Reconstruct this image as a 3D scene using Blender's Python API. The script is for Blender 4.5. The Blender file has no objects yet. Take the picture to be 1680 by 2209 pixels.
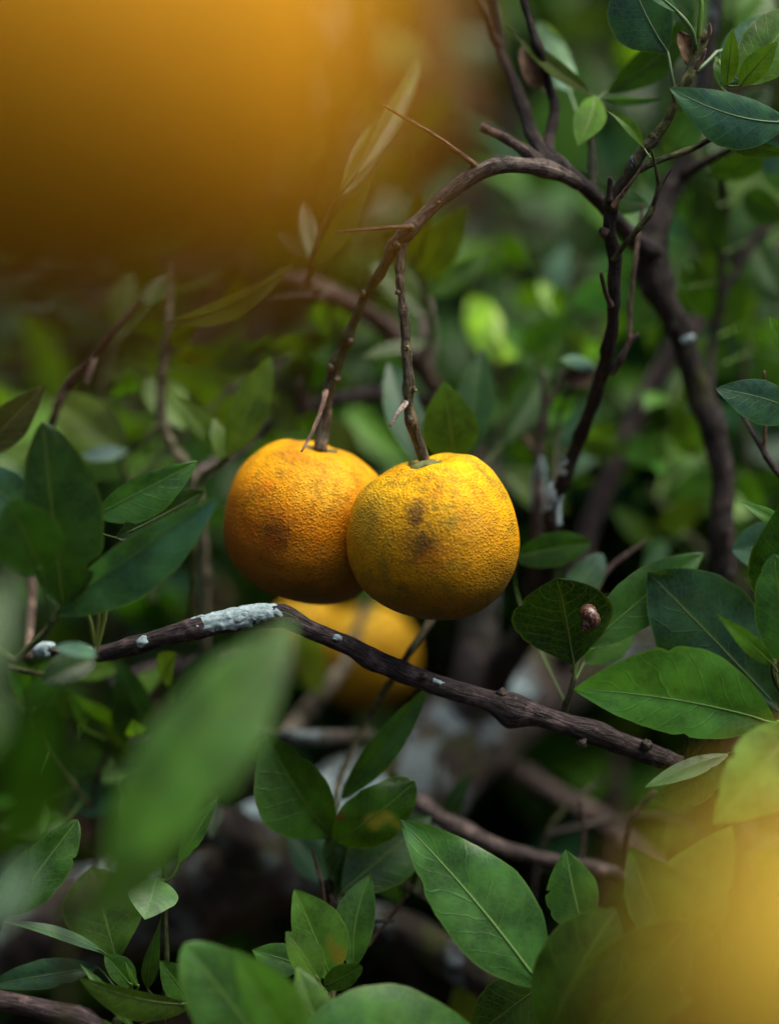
import bpy, math, random
from mathutils import Vector, Matrix, noise, Quaternion
random.seed(7)
R = math.radians
scene = bpy.context.scene
COL = scene.collection

# ------------------------------------------------------------------ camera, sky, sun, exposure
D = 1.03                                # distance to the focused fruit (m)
S = 0.065 / 376.0                       # metres per reference pixel at that distance
PITCH = R(15)
CAM = Vector((0, 0, 0.62))
FW = Vector((0, math.cos(PITCH), -math.sin(PITCH)))
RT = Vector((1, 0, 0))
UP = Vector((0, math.sin(PITCH), math.cos(PITCH)))
cd = bpy.data.cameras.new('camera')
cam = bpy.data.objects.new('camera', cd); COL.objects.link(cam)
cam.location = CAM
cam.rotation_euler = (R(90) - PITCH, 0, 0)
cd.sensor_fit = 'HORIZONTAL'; cd.sensor_width = 24.0
cd.lens = 24.0 * D / (1680 * S)
cd.clip_start = 0.02; cd.clip_end = 500
cd.dof.use_dof = True; cd.dof.focus_distance = D - 0.012; cd.dof.aperture_fstop = 2.1
cd.dof.aperture_blades = 0
scene.camera = cam

SUN_EL, SUN_AZ = R(66), R(75)           # azimuth: clockwise from +Y (away from the camera)
world = bpy.data.worlds.new('World'); scene.world = world; world.use_nodes = True
nt = world.node_tree; nt.nodes.clear()
sky = nt.nodes.new('ShaderNodeTexSky'); sky.sky_type = 'NISHITA'; sky.sun_disc = False
sky.sun_elevation = SUN_EL; sky.sun_rotation = SUN_AZ
sky.air_density = 1.0; sky.dust_density = 6.0; sky.ozone_density = 1.0
bg = nt.nodes.new('ShaderNodeBackground'); bg.inputs['Strength'].default_value = 0.068
out = nt.nodes.new('ShaderNodeOutputWorld')
nt.links.new(sky.outputs[0], bg.inputs[0]); nt.links.new(bg.outputs[0], out.inputs[0])
sl = bpy.data.lights.new('sun', 'SUN'); sl.energy = 2.0; sl.angle = R(55); sl.color = (1.0, 0.95, 0.86)
sun = bpy.data.objects.new('sun', sl); COL.objects.link(sun)
sd = Vector((math.sin(SUN_AZ) * math.cos(SUN_EL), math.cos(SUN_AZ) * math.cos(SUN_EL), math.sin(SUN_EL)))
sun.rotation_euler = sd.to_track_quat('Z', 'Y').to_euler()
sun.location = sd * 5
vs = scene.view_settings
vs.view_transform = 'Standard'; vs.look = 'None'; vs.gamma = 1.0; vs.use_curve_mapping = False
vs.exposure = 1.42
scene.cycles.use_denoising = True; scene.cycles.use_adaptive_sampling = True; scene.cycles.adaptive_threshold = 0.02
scene.cycles.max_bounces = 4; scene.cycles.diffuse_bounces = 2; scene.cycles.glossy_bounces = 1; scene.cycles.transmission_bounces = 3; scene.cycles.transparent_max_bounces = 4

# ------------------------------------------------------------------ helpers
def P(px, py, z=0.0):
    """reference pixel + distance behind the plane of focus -> world point"""
    d = D + z
    return CAM + FW * d + RT * ((px - 840) * S * d / D) + UP * ((1104.5 - py) * S * d / D)

def W(p):
    return p.copy() if isinstance(p, Vector) else P(*p)

def G(px, py, z):
    p = P(px, py, z); return Vector((p.x, p.y, -0.01))

def tag(o, label=None, cat=None, group=None, kind=None):
    if label: o['label'] = label
    if cat: o['category'] = cat
    if group: o['group'] = group
    if kind: o['kind'] = kind
    return o

def thing(name, loc, label, cat, group=None):
    o = bpy.data.objects.new(name, None); COL.objects.link(o)
    o.empty_display_size = 0.02
    o.location = W(loc)
    return tag(o, label, cat, group)

def obj(name, me, mat, parent=None, loc=None, color=None):
    o = bpy.data.objects.new(name, me); COL.objects.link(o)
    if mat is not None and len(me.materials) == 0: me.materials.append(mat)
    if parent is not None: o.parent = parent
    if loc is not None: o.location = loc
    if color is not None: o.color = (*color[:3], 1.0)
    return o

def mesh(name, verts, faces, uvs=None, smooth=True):
    me = bpy.data.meshes.new(name)
    me.from_pydata([tuple(v) for v in verts], [], faces)
    if uvs is not None:
        ul = me.uv_layers.new(name='UVMap')
        flat = []
        for f in faces:
            for k in f: flat.extend(uvs[k])
        ul.data.foreach_set('uv', flat)
    if smooth: me.polygons.foreach_set('use_smooth', [True] * len(me.polygons))
    me.update()
    return me

def n3(x, y, z): return noise.noise(Vector((x, y, z)))

# ------------------------------------------------------------------ materials
class NB:
    def __init__(s, name):
        s.m = bpy.data.materials.new(name); s.m.use_nodes = True
        s.t = s.m.node_tree; s.t.nodes.clear()
    def n(s, typ, **kw):
        nd = s.t.nodes.new(typ)
        for k, v in kw.items(): setattr(nd, k, v)
        return nd
    def l(s, a, b): s.t.links.new(a, b)
    def put(s, sock, v):
        if isinstance(v, bpy.types.NodeSocket): s.l(v, sock)
        else: sock.default_value = v
    def math(s, op, a, b=0.0, c=0.0, clamp=False):
        nd = s.n('ShaderNodeMath', operation=op); nd.use_clamp = clamp
        for i, v in enumerate((a, b, c)): s.put(nd.inputs[i], v)
        return nd.outputs[0]
    def mix(s, f, a, b, mode='MIX'):
        nd = s.n('ShaderNodeMix', data_type='RGBA', blend_type=mode)
        s.put(nd.inputs[0], f)
        s.put(nd.inputs[6], a if isinstance(a, bpy.types.NodeSocket) else (*a[:3], 1))
        s.put(nd.inputs[7], b if isinstance(b, bpy.types.NodeSocket) else (*b[:3], 1))
        return nd.outputs[2]
    def ss(s, v, lo, hi, a=0.0, b=1.0):
        nd = s.n('ShaderNodeMapRange', interpolation_type='SMOOTHSTEP')
        s.put(nd.inputs[0], v); s.put(nd.inputs[1], lo); s.put(nd.inputs[2], hi)
        s.put(nd.inputs[3], a); s.put(nd.inputs[4], b)
        return nd.outputs[0]
    def noise(s, vec, scale, detail=3.0, rough=0.55, dist=0.0):
        nd = s.n('ShaderNodeTexNoise'); s.l(vec, nd.inputs['Vector'])
        nd.inputs['Scale'].default_value = scale; nd.inputs['Detail'].default_value = detail
        nd.inputs['Roughness'].default_value = rough; nd.inputs['Distortion'].default_value = dist
        return nd.outputs[0]
    def voro(s, vec, scale, feature='F1'):
        nd = s.n('ShaderNodeTexVoronoi', feature=feature); s.l(vec, nd.inputs['Vector'])
        nd.inputs['Scale'].default_value = scale
        return nd.outputs['Distance']
    def vmul(s, vec, f):
        nd = s.n('ShaderNodeVectorMath', operation='MULTIPLY'); s.l(vec, nd.inputs[0]); nd.inputs[1].default_value = f
        return nd.outputs[0]
    def vadd(s, vec, v2):
        nd = s.n('ShaderNodeVectorMath', operation='ADD'); s.l(vec, nd.inputs[0]); s.put(nd.inputs[1], v2)
        return nd.outputs[0]
    def bump(s, h, strength, dist, nrm=None):
        nd = s.n('ShaderNodeBump'); nd.inputs['Strength'].default_value = strength
        nd.inputs['Distance'].default_value = dist; s.l(h, nd.inputs['Height'])
        if nrm is not None: s.l(nrm, nd.inputs['Normal'])
        return nd.outputs[0]
    def bsdf(s, base, rough, nrm=None, spec=0.5, **kw):
        nd = s.n('ShaderNodeBsdfPrincipled')
        s.put(nd.inputs['Base Color'], base if isinstance(base, bpy.types.NodeSocket) else (*base[:3], 1))
        s.put(nd.inputs['Roughness'], rough)
        s.put(nd.inputs['Specular IOR Level'], spec)
        if nrm is not None: s.l(nrm, nd.inputs['Normal'])
        for k, v in kw.items(): s.put(nd.inputs[k], v)
        return nd.outputs[0]
    def out(s, sh):
        o = s.n('ShaderNodeOutputMaterial'); s.l(sh, o.inputs[0]); return s.m

def leaf_material(name, under=False, spots=0.0, veins=True):
    b = NB(name)
    oi = b.n('ShaderNodeObjectInfo'); base = oi.outputs['Color']; rnd = oi.outputs['Random']
    tc = b.n('ShaderNodeTexCoord'); uv = tc.outputs['UV']; ob = tc.outputs['Object']
    shift = b.n('ShaderNodeCombineXYZ'); b.put(shift.inputs[0], b.math('MULTIPLY', rnd, 7.0)); b.put(shift.inputs[1], b.math('MULTIPLY', rnd, 3.0))
    obs = b.vadd(ob, shift.outputs[0])
    sep = b.n('ShaderNodeSeparateXYZ'); b.l(uv, sep.inputs[0]); u, v = sep.outputs[0], sep.outputs[1]
    av = b.math('ABSOLUTE', b.math('SUBTRACT', v, 0.5)); av = b.math('MULTIPLY', av, 2.0)      # 0 midrib .. 1 margin
    mott = b.noise(obs, 55.0, 3.0, 0.6)
    mott2 = b.noise(obs, 160.0, 3.0, 0.6)
    hsv = b.n('ShaderNodeHueSaturation'); b.l(base, hsv.inputs['Color'])
    b.put(hsv.inputs['Value'], b.ss(mott, 0.28, 0.72, 0.55, 1.45))
    b.put(hsv.inputs['Hue'], b.math('ADD', 0.485, b.math('MULTIPLY', mott2, 0.03)))
    col = hsv.outputs[0]
    grey = b.ss(b.noise(obs, 46.0, 4.0, 0.62, 0.6), 0.46, 0.64)
    col = b.mix(b.math('MULTIPLY', grey, 0.75), col, b.mix(1.0, col, (0.62, 0.68, 1.35), 'MULTIPLY'))
    h = None
    if veins:
        wob = b.math('MULTIPLY', b.math('SUBTRACT', b.noise(obs, 60.0, 3.0), 0.5), 0.16)
        ph = b.math('ADD', b.math('SUBTRACT', u, b.math('MULTIPLY', b.math('POWER', av, 0.9), 0.22)), wob)
        side = b.math('MULTIPLY', b.math('GREATER_THAN', v, 0.5), 0.045)
        ph = b.math('MULTIPLY', b.math('ADD', ph, side), 8.5)
        fr = b.math('ABSOLUTE', b.math('SUBTRACT', b.math('FRACT', ph), 0.5))
        vein = b.ss(fr, 0.0, 0.075, 1.0, 0.0)
        vein = b.math('MULTIPLY', vein, b.ss(av, 0.80, 1.0, 1.0, 0.15))
        fine = b.ss(b.voro(obs, 420.0, 'DISTANCE_TO_EDGE'), 0.0, 0.16, 1.0, 0.0)
        mid = b.ss(av, 0.02, 0.07, 1.0, 0.0)
        marg = b.ss(av, 0.93, 0.985)
        vc = b.mix(1.0, base, (0.050, 0.065, 0.008), 'ADD')
        col = b.mix(b.math('MULTIPLY', vein, 0.40 if under else 0.15), col, vc)
        col = b.mix(b.math('MULTIPLY', fine, 0.18), col, vc)
        col = b.mix(b.math('MULTIPLY', mid, 0.6), col, vc)
        col = b.mix(b.math('MULTIPLY', marg, 0.55), col, vc)
        h = b.math('ADD', b.math('MULTIPLY', vein, 0.6 if under else -0.6), b.math('MULTIPLY', fine, -0.15))
        h = b.math('ADD', h, b.math('MULTIPLY', mott2, 0.8))
        h = b.math('ADD', h, b.math('MULTIPLY', mott, 1.4))
    # specks of dirt and scab
    sp = b.ss(b.voro(obs, 95.0), 0.10, 0.17, 1.0, 0.0)
    sp = b.math('MULTIPLY', sp, b.ss(b.noise(obs, 30.0, 2.0), 0.56, 0.68))
    col = b.mix(b.math('MULTIPLY', sp, 0.7), col, (0.035, 0.028, 0.012))
    if spots:
        ys = b.ss(b.noise(obs, 60.0, 1.5), 0.56, 0.70)
        col = b.mix(b.math('MULTIPLY', ys, spots), col, (0.22, 0.20, 0.02))
        ys2 = b.ss(b.voro(obs, 60.0), 0.10, 0.16, 1.0, 0.0)
        col = b.mix(b.math('MULTIPLY', ys2, spots), col, (0.10, 0.05, 0.015))
    nrm = b.bump(h, 0.28 if not under else 0.4, 0.0005) if h is not None else None
    rough = b.math('ADD', 0.48 if under else 0.22, b.math('MULTIPLY', mott, 0.34))
    p = b.bsdf(col, rough, nrm, spec=0.15 if under else 0.34)
    tr = b.n('ShaderNodeBsdfTranslucent')
    b.l(b.mix(1.0, col, (1.9, 1.7, 0.35), 'MULTIPLY'), tr.inputs[0])
    ms = b.n('ShaderNodeMixShader'); ms.inputs[0].default_value = 0.30
    b.l(p, ms.inputs[1]); b.l(tr.outputs[0], ms.inputs[2])
    return b.out(ms.outputs[0])

M = {}
M['leaf'] = leaf_material('leaf_upper')
M['under'] = leaf_material('leaf_underside', under=True)
M['spotted'] = leaf_material('leaf_spotted', spots=0.85)
def far_leaf_material():
    b = NB('leaf_background'); oi = b.n('ShaderNodeObjectInfo'); tc = b.n('ShaderNodeTexCoord')
    nz = b.noise(tc.outputs['Object'], 40.0, 2.0)
    hsv = b.n('ShaderNodeHueSaturation'); b.l(oi.outputs['Color'], hsv.inputs['Color'])
    b.put(hsv.inputs['Value'], b.math('ADD', 0.55, b.math('MULTIPLY', nz, 0.9)))
    p = b.bsdf(hsv.outputs[0], 0.42, None, spec=0.3)
    tr = b.n('ShaderNodeBsdfTranslucent'); b.l(b.mix(1.0, hsv.outputs[0], (1.9, 1.7, 0.35), 'MULTIPLY'), tr.inputs[0])
    ms = b.n('ShaderNodeMixShader'); ms.inputs[0].default_value = 0.30
    b.l(p, ms.inputs[1]); b.l(tr.outputs[0], ms.inputs[2])
    return b.out(ms.outputs[0])
M['far'] = far_leaf_material()

def rib_material():
    b = NB('leaf_rib'); oi = b.n('ShaderNodeObjectInfo'); tc = b.n('ShaderNodeTexCoord')
    nz = b.noise(tc.outputs['Object'], 300.0)
    col = b.mix(b.math('MULTIPLY', nz, 0.3), oi.outputs['Color'], (0.12, 0.13, 0.02))
    return b.out(b.bsdf(col, 0.5))
M['rib'] = rib_material()

def dead_leaf_material():
    b = NB('dead_leaf'); oi = b.n('ShaderNodeObjectInfo'); tc = b.n('ShaderNodeTexCoord')
    a = b.noise(tc.outputs['Object'], 120.0, 5.0, 0.65)
    v = b.ss(b.voro(tc.outputs['Object'], 260.0, 'DISTANCE_TO_EDGE'), 0.0, 0.12, 1.0, 0.0)
    col = b.mix(a, oi.outputs['Color'], (0.05, 0.028, 0.015))
    col = b.mix(b.math('MULTIPLY', v, 0.4), col, (0.16, 0.10, 0.055))
    return b.out(b.bsdf(col, 0.75, b.bump(a, 0.6, 0.001), spec=0.25))
M['dead'] = dead_leaf_material()

def bark_material(name, lichen=0.0, moss=0.0, streak=1.0, rough=0.78):
    b = NB(name); oi = b.n('ShaderNodeObjectInfo'); base = oi.outputs['Color']; tc = b.n('ShaderNodeTexCoord')
    uv, ob = tc.outputs['UV'], tc.outputs['Object']
    st = b.noise(b.vmul(uv, (1100.0, 130.0, 1.0)), 1.0, 5.0, 0.65, 0.6)
    big = b.noise(ob, 110.0, 5.0, 0.65)
    fine = b.noise(ob, 420.0, 3.0, 0.6)
    dark = b.mix(1.0, base, (0.28, 0.26, 0.26), 'MULTIPLY')
    light = b.mix(1.0, base, (2.3, 2.2, 2.15), 'MULTIPLY')
    col = b.mix(b.ss(st, 0.38, 0.60), dark, base)
    col = b.mix(b.math('MULTIPLY', b.ss(st, 0.58, 0.68), 0.7), col, light)
    col = b.mix(b.ss(big, 0.50, 0.70), col, light)
    col = b.mix(b.math('MULTIPLY', b.ss(fine, 0.62, 0.75), 0.6), col, light)
    if moss:
        mm = b.ss(b.noise(ob, 38.0, 5.0, 0.65), 0.62 - 0.25 * moss, 0.70 - 0.15 * moss)
        col = b.mix(b.math('MULTIPLY', mm, 0.75), col, (0.050, 0.060, 0.012))
    h = b.math('ADD', b.math('MULTIPLY', st, streak), b.math('MULTIPLY', fine, 0.4))
    h = b.math('ADD', h, b.math('MULTIPLY', big, 0.8))
    if lichen:
        ln = b.noise(ob, 34.0, 6.0, 0.68, 0.3)
        lm = b.ss(ln, 0.62 - 0.22 * lichen, 0.72 - 0.22 * lichen)
        lc = b.mix(fine, (0.09, 0.125, 0.13), (0.30, 0.37, 0.39))
        col = b.mix(b.math('MULTIPLY', lm, 0.9), col, lc)
        h = b.math('ADD', h, b.math('MULTIPLY', lm, 0.8))
    return b.out(b.bsdf(col, rough, b.bump(h, 1.0, 0.0022), spec=0.22))
M['bark'] = bark_material('bark_brown')
M['bark_lichen'] = bark_material('bark_lichened', lichen=0.55, moss=0.7)
M['bark_moss'] = bark_material('bark_mossy', lichen=0.30, moss=0.5)
M['twig'] = bark_material('twig_green', moss=0.35, streak=0.6, rough=0.6)
M['dry'] = bark_material('dry_wood', streak=0.8)

def lichen_material():
    b = NB('lichen'); tc = b.n('ShaderNodeTexCoord'); ob = tc.outputs['Object']
    a = b.noise(ob, 260.0, 5.0, 0.7); c = b.voro(ob, 520.0)
    col = b.mix(b.ss(a, 0.3, 0.68), (0.16, 0.23, 0.235), (0.36, 0.46, 0.48))
    col = b.mix(b.ss(b.noise(ob, 700.0), 0.62, 0.72), col, (0.15, 0.18, 0.15))
    h = b.math('ADD', a, b.math('MULTIPLY', c, -0.5))
    return b.out(b.bsdf(col, 0.95, b.bump(h, 0.5, 0.0008), spec=0.1))
M['lichen'] = lichen_material()

def peel_material(name, top, main, deep, spots, soot_shade=0.6, pore=1.0, green=0.6):
    """spots: list of (direction, radius, colour, strength): blemishes fixed to the skin of this fruit"""
    b = NB(name); tc = b.n('ShaderNodeTexCoord'); ob = tc.outputs['Object']
    sc = b.vmul(ob, (1 / 0.0325,) * 3)                       # about unit sphere
    sep = b.n('ShaderNodeSeparateXYZ'); b.l(sc, sep.inputs[0])
    n1 = b.noise(sc, 2.2, 4.0, 0.6); n2 = b.noise(sc, 6.5, 5.0, 0.65); n4 = b.noise(sc, 22.0, 4.0, 0.65)
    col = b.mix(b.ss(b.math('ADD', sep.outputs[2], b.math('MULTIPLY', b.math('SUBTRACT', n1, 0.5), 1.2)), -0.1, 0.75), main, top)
    col = b.mix(b.math('MULTIPLY', b.ss(n1, 0.42, 0.80), 0.8), col, deep)
    gr = b.math('MULTIPLY', b.ss(b.noise(b.vadd(sc, (3.1, 1.7, 0.4)), 2.6, 5.0, 0.65), 0.50, 0.64), green)
    col = b.mix(gr, col, (0.24, 0.20, 0.02))
    for (d, rad, c, st) in spots:
        vm = b.n('ShaderNodeVectorMath', operation='DISTANCE'); b.l(sc, vm.inputs[0]); vm.inputs[1].default_value = d
        dd = b.math('ADD', vm.outputs['Value'], b.math('MULTIPLY', b.math('SUBTRACT', n4, 0.5), rad * 1.7))
        dd = b.math('ADD', dd, b.math('MULTIPLY', b.math('SUBTRACT', n2, 0.5), rad * 1.6))
        col = b.mix(b.math('MULTIPLY', b.ss(dd, rad * 0.15, rad, 1.0, 0.0), st), col, c)
    # sooty mould and painted shade darken the underside, speckled by the pores
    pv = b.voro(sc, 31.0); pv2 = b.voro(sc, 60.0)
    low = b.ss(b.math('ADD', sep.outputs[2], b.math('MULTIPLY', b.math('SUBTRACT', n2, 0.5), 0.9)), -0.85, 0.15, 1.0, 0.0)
    col = b.mix(b.math('MULTIPLY', low, soot_shade * 1.1), col, (0.11, 0.070, 0.008))
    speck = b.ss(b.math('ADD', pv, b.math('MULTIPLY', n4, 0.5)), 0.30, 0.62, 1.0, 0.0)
    col = b.mix(b.math('MULTIPLY', b.math('MULTIPLY', low, speck), soot_shade), col, (0.035, 0.028, 0.010))
    dirt = b.math('MULTIPLY', b.ss(n2, 0.50, 0.68), b.ss(n4, 0.46, 0.60))
    col = b.mix(b.math('MULTIPLY', dirt, 0.62), col, (0.17, 0.105, 0.012))
    pin = b.math('MULTIPLY', b.ss(b.voro(sc, 15.0), 0.06, 0.11, 1.0, 0.0), b.ss(n1, 0.42, 0.55))
    col = b.mix(b.math('MULTIPLY', pin, 0.8), col, (0.03, 0.018, 0.008))
    pe = b.voro(sc, 31.0, 'DISTANCE_TO_EDGE')
    crease = b.math('MULTIPLY', b.ss(pe, 0.0, 0.22, 1.0, 0.0), b.ss(n2, 0.40, 0.62))
    col = b.mix(b.math('MULTIPLY', crease, 0.55 * pore), col, (0.15, 0.085, 0.010))
    h = b.math('ADD', b.math('MULTIPLY', b.ss(pv, 0.0, 0.62), -1.0), b.math('MULTIPLY', b.ss(pv2, 0.0, 0.5), 0.35))
    h = b.math('ADD', h, b.math('MULTIPLY', n4, 0.5))
    nrm = b.bump(h, 0.55 * pore, 0.0009)
    rg = b.math('ADD', 0.38, b.math('MULTIPLY', n4, 0.25))
    p = b.bsdf(col, rg, nrm, spec=0.12)
    return b.out(p)

def plain(name, c1, c2, scale, rough=0.7, bump=0.5, dist=0.001, spec=0.3):
    b = NB(name); tc = b.n('ShaderNodeTexCoord'); a = b.noise(tc.outputs['Object'], scale, 5.0, 0.65)
    return b.out(b.bsdf(b.mix(b.ss(a, 0.35, 0.65), c1, c2), rough, b.bump(a, bump, dist), spec=spec))
M['calyx'] = plain('calyx', (0.10, 0.13, 0.03), (0.16, 0.15, 0.05), 500.0)
M['soil'] = plain('soil', (0.010, 0.007, 0.005), (0.040, 0.028, 0.018), 45.0, 0.95, 1.0, 0.01, 0.1)
M['cut'] = plain('cut_wood', (0.22, 0.15, 0.10), (0.36, 0.27, 0.19), 400.0)

# ------------------------------------------------------------------ builders
def spline(pts, step):
    """Catmull-Rom through points [(Vector, radius)] -> dense list"""
    out = []
    n = len(pts)
    for i in range(n - 1):
        p0 = pts[max(i - 1, 0)]; p1 = pts[i]; p2 = pts[i + 1]; p3 = pts[min(i + 2, n - 1)]
        k = max(2, int((p2[0] - p1[0]).length / step))
        for j in range(k):
            t = j / k
            a = 2 * p1[0] + (p2[0] - p0[0]) * t + (2 * p0[0] - 5 * p1[0] + 4 * p2[0] - p3[0]) * t * t + (3 * p1[0] - p0[0] - 3 * p2[0] + p3[0]) * t ** 3
            out.append((a * 0.5, p1[1] + (p2[1] - p1[1]) * t))
    out.append((pts[-1][0].copy(), pts[-1][1]))
    return out

def frames(pts):
    ts = []
    for i in range(len(pts)):
        a = pts[max(i - 1, 0)][0]; c = pts[min(i + 1, len(pts) - 1)][0]
        d = c - a
        ts.append(d.normalized() if d.length > 1e-9 else Vector((0, 0, 1)))
    ref = Vector((0, 0, 1)) if abs(ts[0].z) < 0.9 else Vector((1, 0, 0))
    x = (ref - ts[0] * ref.dot(ts[0])).normalized()
    fr = []
    for t in ts:
        x = x - t * x.dot(t)
        x = x.normalized() if x.length > 1e-6 else t.orthogonal().normalized()
        fr.append((x, t.cross(x), t))
    return fr

def tube_mesh(name, pts, seg=10, rough=0.12, nodes=0, seed=0.0, org=Vector((0, 0, 0)), step=None, node_amp=0.22, ridge=0.10):
    rmean = sum(r for _, r in pts) / len(pts)
    dense = spline(pts, step or max(rmean * 0.9, 0.0012))
    fr = frames(dense)
    rnd = random.Random(int(seed * 1000) + 13)
    bumps = [(rnd.random(), rnd.uniform(0, 6.28)) for _ in range(nodes)]
    verts, uvs, faces = [], [], []
    s = 0.0; total = sum((dense[i + 1][0] - dense[i][0]).length for i in range(len(dense) - 1)) or 1e-6
    for i, ((c, r), (x, y, t)) in enumerate(zip(dense, fr)):
        if i: s += (c - dense[i - 1][0]).length
        for k in range(seg):
            a = 2 * math.pi * k / seg
            d = x * math.cos(a) + y * math.sin(a)
            q = (c + d * r) / (rmean * 2.2)
            f = 1 + rough * n3(q.x + seed, q.y, q.z) + rough * 0.6 * n3(q.x * 2.7, q.y * 2.7 + seed, q.z * 2.7)
            f += ridge * n3(math.cos(a) * 2.6 + seed, math.sin(a) * 2.6, s / rmean * 0.22) + ridge * 0.6 * n3(math.cos(a) * 5.5 + seed, math.sin(a) * 5.5, s / rmean * 0.5)
            for (bt, ba) in bumps:
                ds = (s - bt * total) / (r * 1.6)
                if abs(ds) < 3: f += node_amp * math.exp(-ds * ds) * (0.65 + 0.6 * math.cos(a - ba))
            verts.append(c + d * (r * f) - org)
            uvs.append((k / seg * 2 * math.pi * rmean, s))
    n = len(dense)
    for i in range(n - 1):
        for k in range(seg):
            k2 = (k + 1) % seg
            faces.append((i * seg + k, i * seg + k2, (i + 1) * seg + k2, (i + 1) * seg + k))
    for e, i in ((0, 0), (1, n - 1)):
        c, r = dense[i]; t = fr[i][2]
        verts.append(c + t * (r * (0.35 if e else -0.35)) - org); uvs.append((0, s if e else 0))
        ci = len(verts) - 1
        for k in range(seg):
            k2 = (k + 1) % seg
            faces.append((i * seg + k, i * seg + k2, ci) if e else (i * seg + k2, i * seg + k, ci))
    return mesh(name, verts, faces, uvs)

_seed = [0.0]
def tube(parent, name, path, w, mat='bark', color=(0.05, 0.035, 0.028), seg=10, rough=0.12, nodes=0, step=None, node_amp=0.22):
    """path: pixel triples or world points; w: diameter in reference pixels, one number or one per point"""
    _seed[0] += 1.37
    pts = []
    for i, p in enumerate(path):
        q = W(p)
        ww = w if not isinstance(w, (list, tuple)) else (w[i] if len(w) == len(path) else w[0] + (w[-1] - w[0]) * i / (len(path) - 1))
        dep = (q - CAM).dot(FW)
        pts.append((q, ww * 0.5 * S * max(dep, 0.3) / D))
    org = pts[0][0].copy()
    me = tube_mesh(name, pts, seg, rough, nodes, _seed[0], org, step, node_amp)
    root = parent
    base = Vector((0, 0, 0))
    while root is not None:
        base += root.location; root = root.parent
    return obj(name, me, M[mat], parent, org - base, color)

def shape(u, prof):
    if prof == 'ovate': return max(0.0, math.sin(math.pi * u ** 0.80)) ** 0.92
    if prof == 'obovate': return max(0.0, math.sin(math.pi * u ** 1.25)) ** 0.80
    if prof == 'round': return max(0.0, math.sin(math.pi * u ** 0.92)) ** 0.62
    if prof == 'lance': return max(0.0, math.sin(math.pi * u ** 0.78)) ** 1.15
    return max(0.0, math.sin(math.pi * u ** 0.92)) ** 0.85

def leaf_geom(L, wl, wr, prof='ell', fold=0.25, camber=0.04, bend=0.0, curl=0.15, wave=0.03, twist=0.0, nu=34, nv=10, seed=0.0, bite=True):
    """blade along +x from base to tip, y across, z out of the upper side"""
    verts, uvs, faces, rib = [], [], [], []
    Wm = max(wl, wr)
    br = random.Random(int(seed * 977)); bites = [(br.uniform(0.2, 0.9), br.choice((-1, 1)), br.uniform(0.05, 0.22), br.uniform(0.012, 0.035)) for _ in range(br.choice((0, 0, 0, 1, 1, 2)))] if bite else []
    for i in range(nu + 1):
        u = i / nu
        cz = camber * 4 * u * (1 - u) * L; cy = bend * 4 * u * (1 - u) * L
        h = shape(u, prof)
        rib.append(Vector((u * L, cy, cz)))
        tw = twist * (u - 0.3)
        for j in range(nv + 1):
            v = j / nv * 2 - 1
            wd = (wr if v > 0 else wl)
            edge = 1 + 0.05 * n3(u * 5 + seed, 3.1 if v > 0 else 8.2, seed) + 0.025 * n3(u * 17 + seed, 3.1 if v > 0 else 8.2, seed)
            for (bu, bs, bd, bw) in bites:
                if bs * v > 0: edge -= bd * math.exp(-((u - bu) / bw) ** 2) * abs(v)
            y = v * wd * h * edge
            z = abs(y) * math.sin(fold) - curl * (y / Wm) ** 2 * Wm
            z += wave * Wm * (abs(v) ** 1.5) * n3(u * 4.2 + seed, v * 1.5, seed * 1.7) * 2.0
            yy = y * math.cos(fold)
            y2 = yy * math.cos(tw) - z * math.sin(tw); z2 = yy * math.sin(tw) + z * math.cos(tw)
            verts.append(Vector((u * L, cy + y2, cz + z2)))
            uvs.append((u, (v + 1) / 2))
    for i in range(nu):
        for j in range(nv):
            a = i * (nv + 1) + j
            faces.append((a, a + 1, a + nv + 2, a + nv + 1))
    return verts, faces, uvs, rib

CLR = dict(mid=(0.048, 0.110, 0.030), bright=(0.085, 0.170, 0.030), dark=(0.022, 0.055, 0.016), teal=(0.034, 0.085, 0.050),
           olive=(0.062, 0.085, 0.014), pale=(0.140, 0.190, 0.105), lime=(0.20, 0.30, 0.025), deep=(0.012, 0.034, 0.012), blue=(0.05, 0.105, 0.075))

def green(c):
    return (c[0] * 0.80, c[1] * 1.10, c[2] * (0.45 if c[2] / c[1] < 0.45 else 0.8))

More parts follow.
